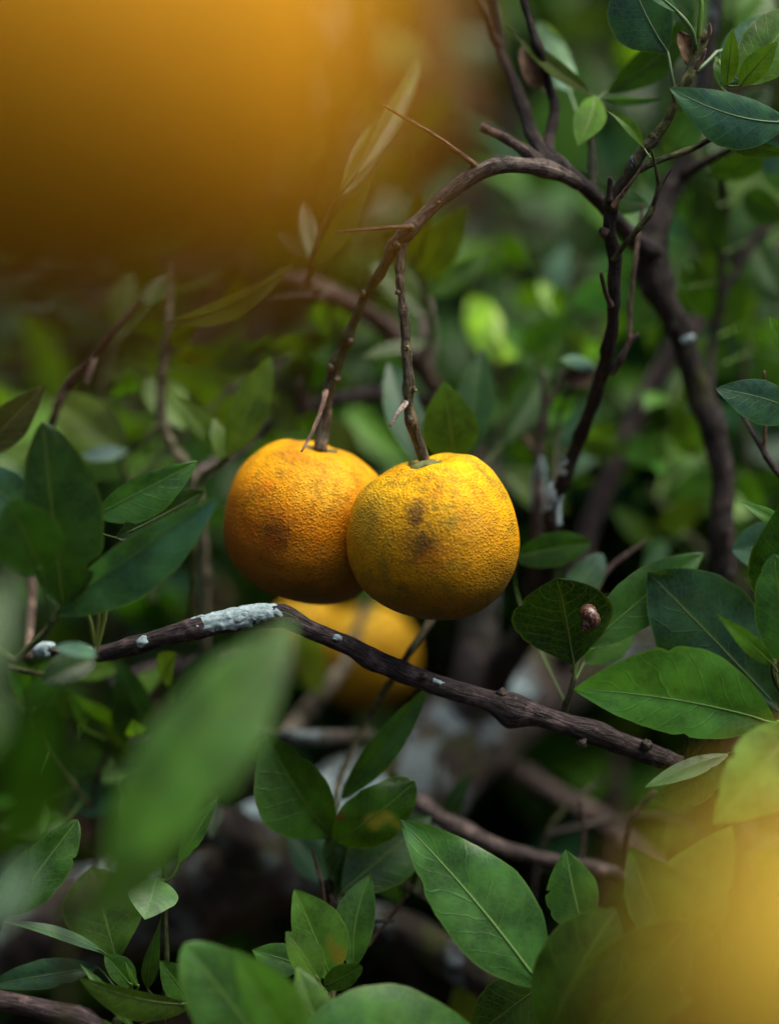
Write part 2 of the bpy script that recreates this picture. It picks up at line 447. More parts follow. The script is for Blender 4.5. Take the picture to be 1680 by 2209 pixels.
def leaf(parent, base, tip, w, col='mid', mat='leaf', roll=0.0, stalk=None, name='leaf', label=None, rib=True, ribw=3.3, **kw):
    """w: width in reference pixels (or the two halves: left, right seen along base->tip); roll in degrees about the midrib"""
    _seed[0] += 0.731
    B, T = W(base), W(tip)
    a = T - B; L = a.length; a = a / L
    mid = (B + T) / 2
    v = (CAM - mid).normalized()
    s = v.cross(a).normalized()
    n = a.cross(s).normalized()
    q = Quaternion(a, R(roll)); s = q @ s; n = q @ n
    sc = S * (mid - CAM).dot(FW) / D
    wl, wr = (w if isinstance(w, (tuple, list)) else (w / 2, w / 2))
    # +y (v>0) is the left-hand side seen along the leaf
    verts, faces, uvs, ribp = leaf_geom(L, wr * sc, wl * sc, seed=_seed[0], **kw)
    m = Matrix((a, s, n)).transposed()
    verts = [m @ p for p in verts]
    me = mesh(name, verts, faces, uvs)
    c = CLR[col] if isinstance(col, str) else col
    if mat != 'dead': c = green(c)
    o = obj(name, me, M[mat], parent, B - parent.location, c)
    if label: o['label'] = label
    if rib or stalk is not None:
        pts = []
        r0 = ribw * 0.5 * sc
        if stalk is not None:
            st = [W(p) for p in (stalk if isinstance(stalk, list) else [stalk])]
            for p in st: pts.append((p - B, r0 * 1.5))
        step = max(1, len(ribp) // 8)
        idx = list(range(0, len(ribp) - 2, step))
        for i in idx:
            pts.append((m @ ribp[i], r0 * (1.15 - 0.95 * i / len(ribp))))
        if len(pts) > 1:
            rm = tube_mesh('midrib', pts, 6, 0.05, 0, _seed[0], step=0.004, ridge=0.0)
            rc = tuple(min(1, x * 0.95 + y) for x, y in zip(c, (0.020, 0.028, 0.002)))
            if mat == 'dead': rc = c
            obj('midrib', rm, M['rib'], o, None, rc)
    return o

def fruit_mesh(name, r, squash, seed, shoulder=0.05, sh_ang=0.0, dimple=0.15, square=2.22, low=0.0, low_ang=0.0, nu=150, nv=100, lump=0.022):
    verts, faces = [], []
    for i in range(nv + 1):
        th = math.pi * i / nv
        for j in range(nu):
            ph = 2 * math.pi * j / nu
            d = Vector((math.sin(th) * math.cos(ph), math.sin(th) * math.sin(ph), math.cos(th)))
            e = (math.hypot(d.x, d.y) ** square + abs(d.z) ** square) ** (-1 / square)
            f = e * (1 - dimple * math.exp(-(th / 0.24) ** 2) - 0.05 * math.exp(-((math.pi - th) / 0.35) ** 2))
            f += shoulder * math.exp(-((th - 0.50) / 0.32) ** 2) * math.cos(ph - sh_ang) + low * math.exp(-((math.pi - th - 0.6) / 0.55) ** 2) * math.cos(ph - low_ang)
            f += 0.012 * math.sin(5 * ph + seed) * math.exp(-((th - 0.45) / 0.35) ** 2)
            q = d * 1.5
            f += lump * 1.3 * n3(q.x + seed, q.y, q.z) + lump * 0.35 * n3(q.x * 3 + seed, q.y * 3, q.z * 3)
            q = d * 11
            f += 0.0030 * n3(q.x + seed, q.y, q.z) + 0.0016 * n3(q.x * 2.2, q.y * 2.2 + seed, q.z * 2.2)
            p = d * (r * f); p.z *= squash
            verts.append(p)
    for i in range(nv):
        for j in range(nu):
            j2 = (j + 1) % nu
            faces.append((i * nu + j, (i + 1) * nu + j, (i + 1) * nu + j2, i * nu + j2))
    return mesh(name, verts, faces)

def fruit(loc, r, mat, label, rot=(0, 0, 0), squash=0.97, seed=1.0, group=None, calyx=True, **kw):
    t = thing('mandarin_fruit', loc, label, 'fruit', group)
    t.rotation_euler = rot
    hi = kw.pop('hi', True)
    me = fruit_mesh('peel', r, squash, seed, nu=150 if hi else 64, nv=100 if hi else 40, **kw)
    obj('peel', me, mat, t)
    if calyx:
        ring = max((v.co for v in me.vertices if math.hypot(v.co.x, v.co.y) < r * 0.06 and v.co.z > 0), key=lambda c: c.z)
        z0 = ring.z
        vs_, fs_ = [], []
        n = 30
        for k in range(n):
            a = 2 * math.pi * k / n
            rr = r * (0.19 + 0.055 * math.cos(5 * a) + 0.01 * math.sin(3 * a))
            vs_.append((rr * math.cos(a), rr * math.sin(a), z0 + 0.0010 + rr * 0.16))
            vs_.append((rr * 0.5 * math.cos(a), rr * 0.5 * math.sin(a), z0 + 0.0024))
            vs_.append((rr * 0.97 * math.cos(a), rr * 0.97 * math.sin(a), z0 - 0.0015))
        vs_.append((0, 0, z0 + 0.003)); c = len(vs_) - 1
        for k in range(n):
            k2 = (k + 1) % n
            fs_ += [(3 * k, 3 * k2, 3 * k2 + 1, 3 * k + 1), (3 * k + 1, 3 * k2 + 1, c), (3 * k + 2, 3 * k2 + 2, 3 * k2, 3 * k)]
        obj('calyx', mesh('calyx', vs_, fs_), M['calyx'], t)
    return t

def lichen(parent, path, w, u0, u1, a0, a1, seed, grow=1.20, thr=0.0, name='lichen_patch'):
    """crust growing on part of a tube: u along the tube (0..1), a = angle range (degrees) about up"""
    pts = []
    for i, p in enumerate(path):
        q = W(p)
        ww = w if not isinstance(w, (list, tuple)) else (w[i] if len(w) == len(path) else w[0] + (w[-1] - w[0]) * i / (len(path) - 1))
        pts.append((q, ww * 0.5 * S * (q - CAM).dot(FW) / D))
    dense = spline(pts, 0.0009)
    i0, i1 = int(u0 * (len(dense) - 1)), int(u1 * (len(dense) - 1))
    org = dense[i0][0].copy()
    na = 40
    verts, faces, keep = [], [], {}
    for i in range(i0, i1 + 1):
        c, r = dense[i]
        t = (dense[min(i + 1, len(dense) - 1)][0] - dense[max(i - 1, 0)][0]).normalized()
        up = (Vector((0, 0, 1)) - t * t.z).normalized(); sd_ = t.cross(up)
        for k in range(na + 1):
            a = R(a0 + (a1 - a0) * k / na)
            d = up * math.cos(a) + sd_ * math.sin(a)
            fu = (i - i0) / max(1, i1 - i0) * 2 - 1; fa = k / na * 2 - 1
            q = (c + d * r) * 260
            m = 0.80 - (abs(fu) ** 2.6 + abs(fa) ** 2.6) + 0.75 * n3(q.x + seed, q.y, q.z) + 0.45 * n3(q.x * 2.6, q.y * 2.6 + seed, q.z * 2.6) 
            rim = max(0.0, min(1.0, (m - thr) * 2.2))
            rr = r * (0.90 + (grow - 0.90) * rim) + 0.0006 * rim * n3(q.x * 3, q.y * 3, q.z * 3 + seed)
            keep[len(verts)] = m > thr
            verts.append(c + d * rr - org)
    row = na + 1
    for i in range(i1 - i0):
        for k in range(na):
            f = (i * row + k, i * row + k + 1, (i + 1) * row + k + 1, (i + 1) * row + k)
            if sum(keep[j] for j in f) >= 2: faces.append(f)
    used = sorted({j for f in faces for j in f}); rm = {j: n for n, j in enumerate(used)}
    me = mesh(name, [verts[j] for j in used], [tuple(rm[j] for j in f) for f in faces])
    return obj(name, me, M['lichen'], parent, org - parent.location)

def knot(parent, p, r, color, mat='bark', name='knot', seed=0.0):
    p = W(p); verts, faces = [], []
    nu, nv = 12, 8
    for i in range(nv + 1):
        th = math.pi * i / nv
        for j in range(nu):
            ph = 2 * math.pi * j / nu
            d = Vector((math.sin(th) * math.cos(ph), math.sin(th) * math.sin(ph), math.cos(th)))
            q = d * 1.8
            verts.append(d * r * (1 + 0.7 * n3(q.x + seed, q.y, q.z + p.x * 90)))
    for i in range(nv):
        for j in range(nu):
            faces.append((i * nu + j, (i + 1) * nu + j, (i + 1) * nu + (j + 1) % nu, i * nu + (j + 1) % nu))
    return obj(name, mesh(name, verts, faces), M[mat], parent, p - parent.location, color)

BROWN = (0.060, 0.042, 0.034); DARK = (0.026, 0.019, 0.016); TAN = (0.20, 0.125, 0.075); GREY = (0.10, 0.085, 0.078)
GREEN = (0.055, 0.060, 0.016); PURP = (0.085, 0.066, 0.064); PALEG = (0.14, 0.16, 0.07)

# ------------------------------------------------------------------ ground
def ground():
    vs_, fs_ = [], []
    n = 90
    xs = [(-1 if k < 0 else 1) * (abs(k) / 45) ** 3 * 60 for k in range(-45, 46)]
    for y in xs:
        for x in xs:
            d = math.hypot(x, y)
            vs_.append((x, y + 1.3, (0.012 * n3(x * 9, y * 9, 0) + 0.03 * n3(x * 2.1, y * 2.1, 3)) * min(1, 3 / (d + 0.5)) - 0.012))
    m = len(xs)
    for i in range(m - 1):
        for j in range(m - 1):
            fs_.append((i * m + j, i * m + j + 1, (i + 1) * m + j + 1, (i + 1) * m + j))
    tag(obj('ground', mesh('ground', vs_, fs_), M['soil']), kind='structure')
ground()

# ------------------------------------------------------------------ the tree with the arching branch
tree = thing('mandarin_tree', G(1600, 1300, 0.10), 'mandarin tree with dark bent trunk and arching bare branch holding two fruit', 'tree')
tb = (0.034, 0.027, 0.024)
tube(tree, 'trunk', [G(1600, 1300, 0.10), (1600, 2100, 0.10), (1580, 1500, 0.09), (1560, 1260, 0.085), (1555, 1160, 0.08), (1560, 1050, 0.08), (1540, 930, 0.08), (1500, 820, 0.08), (1470, 720, 0.075), (1430, 640, 0.07), (1405, 560, 0.07), (1412, 500, 0.07), (1440, 420, 0.075), (1480, 340, 0.08), (1510, 240, 0.09), (1528, 100, 0.09), (1548, -10, 0.09), (1570, -160, 0.08)],
     [95, 70, 58, 54, 53, 52, 50, 50, 52, 56, 60, 56, 50, 43, 37, 32, 28, 24], 'bark_moss', tb, seg=24, nodes=16, rough=0.22, node_amp=0.3, step=0.0025)
LIMB = [(1418, 540, 0.07), (1385, 530, 0.055), (1350, 498, 0.04), (1300, 440, 0.03), (1255, 398, 0.022), (1195, 340, 0.015)]
tube(tree, 'limb', LIMB, [40, 35, 33, 31, 31, 30], 'bark', (0.045, 0.037, 0.037), seg=14, nodes=5)
ARCH = [(1262, 402, 0.024), (1200, 372, 0.012), (1150, 358, 0.006), (1090, 357, 0.0), (1040, 370, -0.002), (990, 398, -0.003), (940, 440, -0.004), (900, 478, -0.004), (868, 510, -0.004), (848, 528, -0.003)]
tube(tree, 'branch', ARCH, [30, 34, 34, 33, 32, 31, 30, 30, 32, 26], 'bark', (0.095, 0.078, 0.066), seg=20, nodes=9, rough=0.13)
tube(tree, 'fruit_stalk', [(858, 518, -0.003), (835, 562, -0.001), (812, 598, 0.003), (785, 640, 0.007), (765, 690, 0.011), (742, 745, 0.015), (720, 800, 0.018), (706, 850, 0.02), (700, 900, 0.022), (694, 945, 0.021), (691, 976, 0.019)],
     [26, 21, 20, 19, 20, 21, 25, 24, 24, 25, 28], 'twig', (0.115, 0.092, 0.058), seg=14, nodes=11, rough=0.16, node_amp=0.34)
tube(tree, 'fruit_stalk', [(870, 505, -0.004), (865, 550, -0.005), (864, 600, -0.006), (868, 650, -0.006), (873, 700, -0.006), (877, 760, -0.005), (880, 820, -0.005), (881, 870, -0.004), (888, 915, -0.003), (903, 958, 0.0), (916, 996, 0.003)],
     [24, 18, 17, 18, 19, 20, 21, 23, 24, 23, 26], 'twig', (0.110, 0.092, 0.055), seg=14, nodes=10, rough=0.16, node_amp=0.34)
for (x, y, z, r) in ((783, 632, 0.004, 11), (755, 735, 0.010, 12), (712, 792, 0.014, 13), (727, 818, 0.014, 12), (700, 850, 0.016, 13), (876, 752, -0.009, 9), (893, 838, -0.006, 9), (870, 872, -0.008, 11), (858, 630, -0.008, 9), (884, 905, -0.006, 12), (856, 528, -0.006, 15), (887, 490, -0.008, 12), (945, 436, -0.006, 9)):
    knot(tree, (x, y, z), r * 0.5 * S * 1.25, (0.12, 0.10, 0.06), 'twig', 'bud_scar', x * 0.1)
for (x, y) in ((879, 748), (897, 842)):
    knot(tree, (x, y, -0.010), 6 * 0.5 * S, (0.20, 0.24, 0.03), 'rib', 'bud', x * 0.3)
def thorn(parent, path, w, color=TAN, name='thorn'):
    return tube(parent, name, path, w, 'dry', color, seg=8, rough=0.18, nodes=3)
thorn(tree, [(1036, 366, -0.002), (1005, 340, -0.006), (935, 290, -0.012), (880, 258, -0.016), (824, 224, -0.02)], [16, 12, 10, 8, 4])
thorn(tree, [(885, 488, -0.008), (840, 490, -0.012), (780, 495, -0.016), (724, 500, -0.02)], [13, 9, 7, 4])
thorn(tree, [(704, 842, 0.010), (690, 890, 0.0), (672, 935, -0.008), (650, 974, -0.013)], [11, 9, 8, 5], (0.30, 0.20, 0.14))
thorn(tree, [(876, 868, -0.010), (858, 892, -0.016), (841, 919, -0.02)], [12, 9, 6], (0.34, 0.29, 0.25))
STUB = [(1172, 358, 0.012), (1130, 322, 0.014), (1095, 302, 0.016), (1070, 288, 0.017), (1040, 272, 0.018)]
tube(tree, 'stub', STUB, [30, 25, 22, 20, 18], 'bark', (0.085, 0.060, 0.050), seg=12, nodes=4)
tube(tree, 'stub_end', [(1058, 281, 0.0172), (1039, 271, 0.018)], [18.5, 17.5], 'dry', (0.28, 0.21, 0.17), seg=12)
fk = (0.030, 0.022, 0.018)
tube(tree, 'branch', [(1205, 360, 0.012), (1175, 335, 0.02), (1150, 292, 0.03), (1122, 215, 0.04), (1100, 155, 0.045), (1078, 110, 0.05), (1074, 50, 0.05), (1062, -10, 0.05), (1050, -120, 0.05)], [30, 27, 25, 27, 23, 21, 20, 20, 18], 'bark', fk, seg=12, nodes=9)
tube(tree, 'branch', [(1188, 345, 0.02), (1184, 300, 0.03), (1196, 230, 0.035), (1184, 185, 0.035), (1165, 112, 0.03), (1146, 60, 0.03), (1128, -5, 0.03), (1110, -110, 0.03)], [26, 24, 24, 20, 20, 18, 18, 16], 'bark', fk, seg=12, nodes=9)
tube(tree, 'branch', [(1076, 100, 0.05), (1060, 72, 0.048), (1050, 40, 0.046), (1028, -10, 0.044), (1005, -90, 0.04)], [20, 17, 16, 15, 14], 'bark', fk, seg=10, nodes=4)
# the small leaf cluster over the limb
tube(tree, 'twig', [(1277, 418, 0.028), (1277, 350, 0.035), (1276, 285, 0.04), (1284, 212, 0.035)], [20, 17, 18, 9], 'twig', (0.03, 0.035, 0.012), nodes=5)
leaf(tree, (1282, 206, 0.035), (1246, 314, 0.02), 70, (0.075, 0.135, 0.022), 'under', roll=10, stalk=(1284, 215, 0.036), fold=0.2, bend=0.05)
leaf(tree, (1275, 203, 0.035), (1088, 48, 0.03), 44, (0.040, 0.050, 0.012), 'under', roll=25, prof='lance', stalk=(1284, 212, 0.036), bend=0.05, fold=0.4)
leaf(tree, (1300, 212, 0.037), (1434, 211, 0.03), 26, 'teal', roll=40, prof='lance', stalk=(1285, 214, 0.036), fold=0.5)
leaf(tree, (1308, 198, 0.045), (1500, 26, 0.045), 88, 'dark', roll=25, stalk=(1286, 214, 0.036), bend=-0.05)
leaf(tree, (1228, 196, 0.06), (1162, 44, 0.075), (36, 40), (0.20, 0.26, 0.19), 'under', roll=10, prof='round', stalk=(1264, 300, 0.045), curl=0.6, wave=0.25, camber=-0.1)
leaf(tree, (1168, 190, 0.05), (1124, 100, 0.045), 62, (0.075, 0.042, 0.025), 'dead', roll=15, prof='round', stalk=(1190, 215, 0.036), wave=0.2, curl=-0.4, name='dead_leaf')
leaf(tree, (1398, 444, 0.045), (1248, 368, 0.03), 66, 'dark', roll=20, stalk=(1402, 470, 0.06), bend=0.10, fold=0.1)
leaf(tree, (1440, 352, 0.085), (1512, 225, 0.07), 90, 'teal', roll=-10, stalk=(1462, 385, 0.075))
leaf(tree, (1530, 372, 0.085), (1650, 345, 0.065), 66, 'deep', roll=30, stalk=(1492, 330, 0.08), prof='round', fold=0.0)
leaf(tree, (1612, 310, 0.085), (1720, 370, 0.07), 75, 'teal', roll=0, stalk=(1500, 300, 0.085))
leaf(tree, (1510, 400, 0.12), (1560, 560, 0.12), 95, 'dark', roll=30, stalk=(1470, 370, 0.08))
leaf(tree, (1590, 600, 0.15), (1640, 400, 0.16), 110, 'dark', roll=-20, stalk=(1480, 620, 0.08))
for (bx_, by_, tx_, ty_, w_, z0_, z1_, cl_, rl_) in ((1560, 300, 1660, 190, 90, 0.10, 0.11, 'deep', 20), (1600, 420, 1700, 470, 80, 0.12, 0.10, 'dark', 20), (1620, 520, 1690, 640, 90, 0.13, 0.12, 'dark', -10),
        (1470, 420, 1390, 330, 70, 0.09, 0.11, 'mid', -20), (1590, 80, 1660, -20, 90, 0.09, 0.10, 'bright', 10), (1500, 60, 1420, -40, 80, 0.10, 0.12, 'dark', 0), (1480, 560, 1530, 690, 80, 0.12, 0.13, 'mid', 10),
        (1580, 250, 1520, 330, 70, 0.10, 0.09, 'dark', 0), (1440, 600, 1350, 720, 80, 0.12, 0.14, 'teal', 0), (1620, 760, 1700, 880, 90, 0.13, 0.14, 'mid', 0), (1600, 700, 1560, 560, 60, 0.14, 0.13, 'bright', 10), (1640, 300, 1690, 420, 60, 0.11, 0.10, 'mid', 15)):
    leaf(tree, (bx_, by_, z0_), (tx_, ty_, z1_), w_, cl_, roll=rl_, stalk=((bx_ + 1500) / 2, by_ + 25, 0.10))
lichen(tree, [(1470, 720, 0.075), (1500, 820, 0.08)], [52, 50], 0.0, 0.25, 20, 110, 3.3, 1.12)
tube(tree, 'twig', [(1540, 905, 0.08), (1533, 850, 0.10), (1534, 760, 0.12), (1555, 650, 0.12), (1556, 560, 0.12), (1567, 450, 0.12), (1560, 385, 0.11)], [22, 18, 20, 20, 18, 16, 12], 'bark', DARK, nodes=7)
tube(tree, 'twig', [(1556, 640, 0.12), (1600, 565, 0.125), (1640, 505, 0.13), (1700, 445, 0.14)], [18, 18, 17, 16], 'bark', DARK, nodes=4)
tube(tree, 'twig', [(1470, 380, 0.075), (1530, 345, 0.06), (1600, 312, 0.05), (1690, 290, 0.05)], [22, 16, 12, 10], 'bark', DARK, nodes=3)

# ------------------------------------------------------------------ the two ripe fruit
YT, YM, YD = (0.86, 0.47, 0.020), (0.74, 0.33, 0.012), (0.70, 0.22, 0.008)
mat_r = peel_material('peel_yellow', (0.90, 0.48, 0.003), (0.76, 0.34, 0.003), (0.74, 0.26, 0.003), [
    ((-0.13, -0.92, 0.12), 0.42, (0.20, 0.095, 0.012), 0.85), ((-0.10, -0.94, 0.10), 0.20, (0.09, 0.045, 0.010), 0.8), ((-0.02, -0.98, -0.08), 0.22, (0.70, 0.20, 0.006), 0.55),
    ((-0.16, -0.85, 0.50), 0.20, (0.13, 0.06, 0.015), 0.85), ((-0.74, -0.55, 0.42), 0.55, (0.26, 0.20, 0.025), 0.6),
    ((0.45, -0.80, 0.22), 0.42, (0.33, 0.18, 0.03), 0.35), ((0.72, -0.55, -0.55), 0.6, (0.22, 0.14, 0.02), 0.45),
    ((-0.25, -0.82, -0.50), 0.25, (0.28, 0.12, 0.015), 0.4), ((0.05, -0.35, -0.98), 0.55, (0.05, 0.035, 0.01), 0.6)], soot_shade=0.75)
mat_l = peel_material('peel_orange', (0.88, 0.40, 0.003), (0.80, 0.25, 0.002), (0.72, 0.17, 0.002), [
    ((-0.38, -0.88, -0.05), 0.50, (0.30, 0.085, 0.006), 0.7), ((-0.36, -0.89, -0.06), 0.30, (0.08, 0.028, 0.006), 0.95), ((-0.95, -0.30, -0.15), 0.75, (0.40, 0.12, 0.008), 0.85),
    ((-0.62, -0.66, -0.40), 0.75, (0.58, 0.13, 0.004), 0.75), ((0.10, -0.62, -0.80), 0.55, (0.09, 0.06, 0.012), 0.75),
    ((-0.25, -0.6, -0.80), 0.35, (0.50, 0.15, 0.02), 0.5), ((0.55, -0.75, -0.35), 0.5, (0.32, 0.20, 0.02), 0.6),
    ((0.15, -0.75, 0.62), 0.5, (0.88, 0.52, 0.03), 0.5)], soot_shade=0.75, green=0.2)
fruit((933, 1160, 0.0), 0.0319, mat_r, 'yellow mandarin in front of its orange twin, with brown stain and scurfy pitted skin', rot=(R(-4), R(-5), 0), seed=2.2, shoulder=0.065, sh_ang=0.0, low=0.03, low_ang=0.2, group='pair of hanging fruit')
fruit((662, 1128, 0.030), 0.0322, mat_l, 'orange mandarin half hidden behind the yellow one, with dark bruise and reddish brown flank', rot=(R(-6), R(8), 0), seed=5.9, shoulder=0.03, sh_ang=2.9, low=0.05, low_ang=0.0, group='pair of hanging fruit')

# ------------------------------------------------------------------ near fruit, far out of focus
mat_n = peel_material('peel_near', (0.84, 0.40, 0.002), (0.76, 0.32, 0.002), (0.74, 0.25, 0.002), [], soot_shade=0.4, green=0.2)
mat_y = peel_material('peel_pale', (0.58, 0.40, 0.040), (0.52, 0.33, 0.020), (0.48, 0.26, 0.010), [], soot_shade=0.3, green=0.1)
near = thing('fruiting_twig', P(330, -900, -0.70), 'blurred twig above holding the big orange fruit close to the lens', 'twig')
tube(near, 'stem', [P(330, -1100, -0.72), P(270, -900, -0.74), P(200, -560, -0.70)], [60, 50, 40], 'twig', GREEN)
fruit((165, 85, -0.71), 0.0378, mat_n, 'big blurred orange mandarin hanging close to the lens beside the golden glow', seed=3.0, hi=False)
near2 = thing('fruiting_twig', P(2500, 2150, -0.60), 'blurred twig at the edge holding the pale yellow fruit close to the lens', 'twig')
tube(near2, 'stem', [P(2500, 2000, -0.58), P(2200, 1960, -0.6), P(1960, 1800, -0.65), P(1870, 1790, -0.67)], [50, 45, 35, 28], 'twig', GREEN)
fruit((1965, 2270, -0.70), 0.0325, mat_y, 'blurred pale yellow mandarin low by the lens in front of the leaves', seed=8.0, hi=False)

# fruit behind
mat_b = peel_material('peel_behind', (0.66, 0.38, 0.012), (0.52, 0.27, 0.006), (0.50, 0.20, 0.005), [], soot_shade=0.6)
bt = thing('fruiting_twig', P(640, 1480, 0.17), 'pale twig behind the lichened branch holding the out of focus yellow fruit', 'twig')
tube(bt, 'stem', [(610, 1590, 0.11), (640, 1560, 0.16), (690, 1500, 0.16), (745, 1430, 0.17), (770, 1360, 0.19), (790, 1300, 0.20)], [44, 38, 36, 30, 20, 18], 'dry', (0.16, 0.14, 0.10), nodes=4)
leaf(bt, (688, 1500, 0.155), (640, 1320, 0.13), 70, (0.20, 0.22, 0.05), roll=20, stalk=(692, 1505, 0.16))
fruit((790, 1420, 0.23), 0.0240, mat_b, 'yellow mandarin hanging behind the lichened branch, out of focus', seed=4.0, hi=False)
fruit((662, 1372, 0.26), 0.0185, mat_b, 'small yellow fruit peeping out between the twig and the hanging pair', seed=9.0, hi=False)

# ------------------------------------------------------------------ lichened bare branch
LB = [(72, 1402, 0.02), (140, 1408, 0.012), (215, 1410, 0.005), (290, 1393, 0.0), (360, 1372, -0.004), (430, 1354, -0.006), (500, 1340, -0.006), (560, 1330, -0.006), (612, 1332, -0.006), (660, 1354, -0.006), (740, 1388, -0.004), (820, 1428, -0.002), (900, 1462, 0.0), (980, 1490, 0.0), (1060, 1512, 0.0), (1140, 1536, 0.0), (1220, 1563, 0.0), (1300, 1590, 0.002), (1380, 1620, 0.004), (1450, 1645, 0.006)]
LW = [16, 26, 36, 38, 40, 42, 46, 46, 44, 40, 40, 42, 43, 44, 45, 46, 46, 46, 47, 44]
lb = thing('bare_branch', (72, 1402, 0.02), 'dark bare branch with pale blue lichen crossing just below the two fruit', 'branch')
tube(lb, 'branch', LB, LW, 'bark', (0.058, 0.044, 0.044), seg=30, rough=0.09, nodes=13, step=0.0014)
lichen(lb, LB, LW, 0.255, 0.40, -80, 125, 1.3, 1.17, -0.30)
lichen(lb, LB, LW, 0.30, 0.415, -60, 100, 31.3, 1.19, -0.25)
lichen(lb, LB, LW, 0.183, 0.207, 25, 110, 6.1)
lichen(lb, LB, LW, 0.092, 0.115, 10, 130, 8.4)
lichen(lb, LB, LW, 0.0, 0.04, -120, 160, 2.4, 1.9, -0.2)
lichen(lb, LB, LW, 0.475, 0.488, 30, 80, 12.4)
lichen(lb, LB, LW, 0.63, 0.655, 20, 75, 22.4)
for (x, y, r, z) in ((1082, 1494, 17, -0.004), (1108, 1504, 13, -0.006), (1255, 1600, 16, -0.004), (735, 1378, 8, -0.006), (915, 1455, 9, -0.006), (1395, 1604, 17, -0.003), (395, 1352, 9, -0.006)):
    knot(lb, (x, y + 4, z + 0.002), r * 0.5 * S * 1.45, (0.075, 0.06, 0.055), 'bark_moss', 'knot', x * 0.07)
tube(lb, 'twig', [(1430, 1636, 0.004), (1500, 1668, 0.015), (1600, 1712, 0.04), (1800, 1800, 0.08)], [40, 34, 32, 30], 'bark', (0.058, 0.044, 0.044), nodes=3)

# ------------------------------------------------------------------ dark upright shoot with leaves
us = thing('leafy_shoot', (1120, 1395, 0.15), 'dark upright shoot with lichened base and broad glossy leaves at its top', 'shoot')
UA = [(1190, 1150, 0.06), (1190, 1085, 0.055), (1215, 1030, 0.05), (1245, 960, 0.045), (1275, 880, 0.035), (1300, 800, 0.025), (1318, 720, 0.016), (1325, 640, 0.010), (1325, 560, 0.006), (1315, 500, 0.002), (1320, 440, 0.0)]
UW = [30, 28, 27, 27, 27, 27, 27, 27, 26, 28, 30]
tube(us, 'stem', [(1120, 1395, 0.15), (1160, 1310, 0.12), (1185, 1220, 0.08)] + UA, [40, 36, 32] + UW, 'bark', (0.022, 0.016, 0.014), seg=14, nodes=14, rough=0.16, node_amp=0.3)
tube(us, 'stem', [(1316, 452, 0.0), (1335, 405, -0.002), (1360, 368, -0.004), (1385, 330, -0.004), (1415, 296, -0.004)], [28, 24, 22, 23, 24], 'bark_moss', (0.035, 0.030, 0.016), seg=12, nodes=5, node_amp=0.3)
tube(us, 'stem', [(1408, 302, -0.004), (1438, 262, -0.005), (1455, 222, -0.006), (1480, 172, -0.006), (1498, 125, -0.005), (1512, 85, -0.004), (1520, 66, -0.004)], [25, 20, 19, 20, 21, 24, 20], 'twig', (0.070, 0.078, 0.020), seg=12, nodes=6)
lichen(us, UA, UW, 0.03, 0.155, -180, 180, 4.4, 1.45, -0.1)
lichen(us, UA, UW, 0.18, 0.245, -180, 180, 14.4, 1.25, 0.0)
tube(us, 'twig', [(1366, 370, -0.004), (1430, 342, -0.003), (1490, 321, -0.002), (1530, 300, -0.004), (1556, 286, -0.006)], [16, 14, 14, 14, 10], 'twig', (0.05, 0.055, 0.018), nodes=4)
tube(us, 'twig', [(1322, 560, 0.004), (1345, 530, 0.0), (1370, 500, -0.004), (1404, 455, -0.006), (1420, 400, -0.006), (1414, 360, -0.008), (1404, 322, -0.01)], [15, 13, 12, 12, 10, 7, 5], 'twig', (0.060, 0.066, 0.022), nodes=5, node_amp=0.4)
tube(us, 'twig', [(1402, 462, -0.004), (1412, 430, -0.008), (1428, 395, -0.010), (1448, 362, -0.012)], [10, 9, 8, 4], 'dry', (0.11, 0.085, 0.06), nodes=3)
thorn(us, [(1322, 442, -0.006), (1350, 408, -0.012), (1374, 375, -0.016), (1402, 330, -0.02)], [13, 9, 6, 2], (0.30, 0.20, 0.15))
thorn(us, [(1316, 432, -0.004), (1315, 405, -0.006), (1317, 382, -0.008)], [16, 12, 8], (0.06, 0.045, 0.04), 'stub')
thorn(us, [(1318, 660, 0.008), (1305, 628, 0.004), (1296, 588, 0.0)], [14, 10, 7], (0.06, 0.035, 0.028), 'stub')
thorn(us, [(1305, 500, 0.0), (1296, 494, -0.002)], [18, 12], (0.05, 0.035, 0.03), 'stub')
thorn(us, [(1318, 808, 0.024), (1340, 772, 0.022), (1360, 735, 0.022), (1377, 720, 0.022)], [15, 14, 13, 9], (0.06, 0.042, 0.034), 'twig')
thorn(us, [(1358, 738, 0.022), (1360, 650, 0.024), (1370, 560, 0.026), (1380, 480, 0.03), (1386, 440, 0.032)], [12, 10, 10, 8, 5], (0.13, 0.085, 0.062), 'twig')
thorn(us, [(1458, 220, -0.010), (1452, 200, -0.014), (1456, 182, -0.016)], [13, 9, 5], (0.28, 0.20, 0.15))
thorn(us, [(1500, 145, -0.010), (1512, 125, -0.014), (1522, 103, -0.016)], [14, 11, 5], (0.30, 0.21, 0.16))
thorn(us, [(1518, 82, -0.006), (1530, 72, -0.01), (1531, 48, -0.012)], [14, 10, 4], (0.22, 0.15, 0.11))
leaf(us, (1440, 112, -0.006), (1352, -78, 0.004), (88, 62), (0.028, 0.072, 0.042), roll=-14, stalk=[(1458, 212, -0.005), (1452, 180, -0.008), (1446, 145, -0.008)], fold=0.18, curl=0.2, bend=0.03, ribw=5)
leaf(us, (1462, 26, -0.012), (1350, -60, -0.02), 40, (0.04, 0.095, 0.045), roll=35, stalk=[(1500, 106, -0.006), (1494, 70, -0.010), (1478, 44, -0.012)], ribw=7)
leaf(us, (1512, -6, -0.008), (1530, -130, -0.01), 70, 'bright', roll=20, stalk=[(1506, 90, -0.005), (1509, 50, -0.007), (1513, 12, -0.008)], ribw=7)
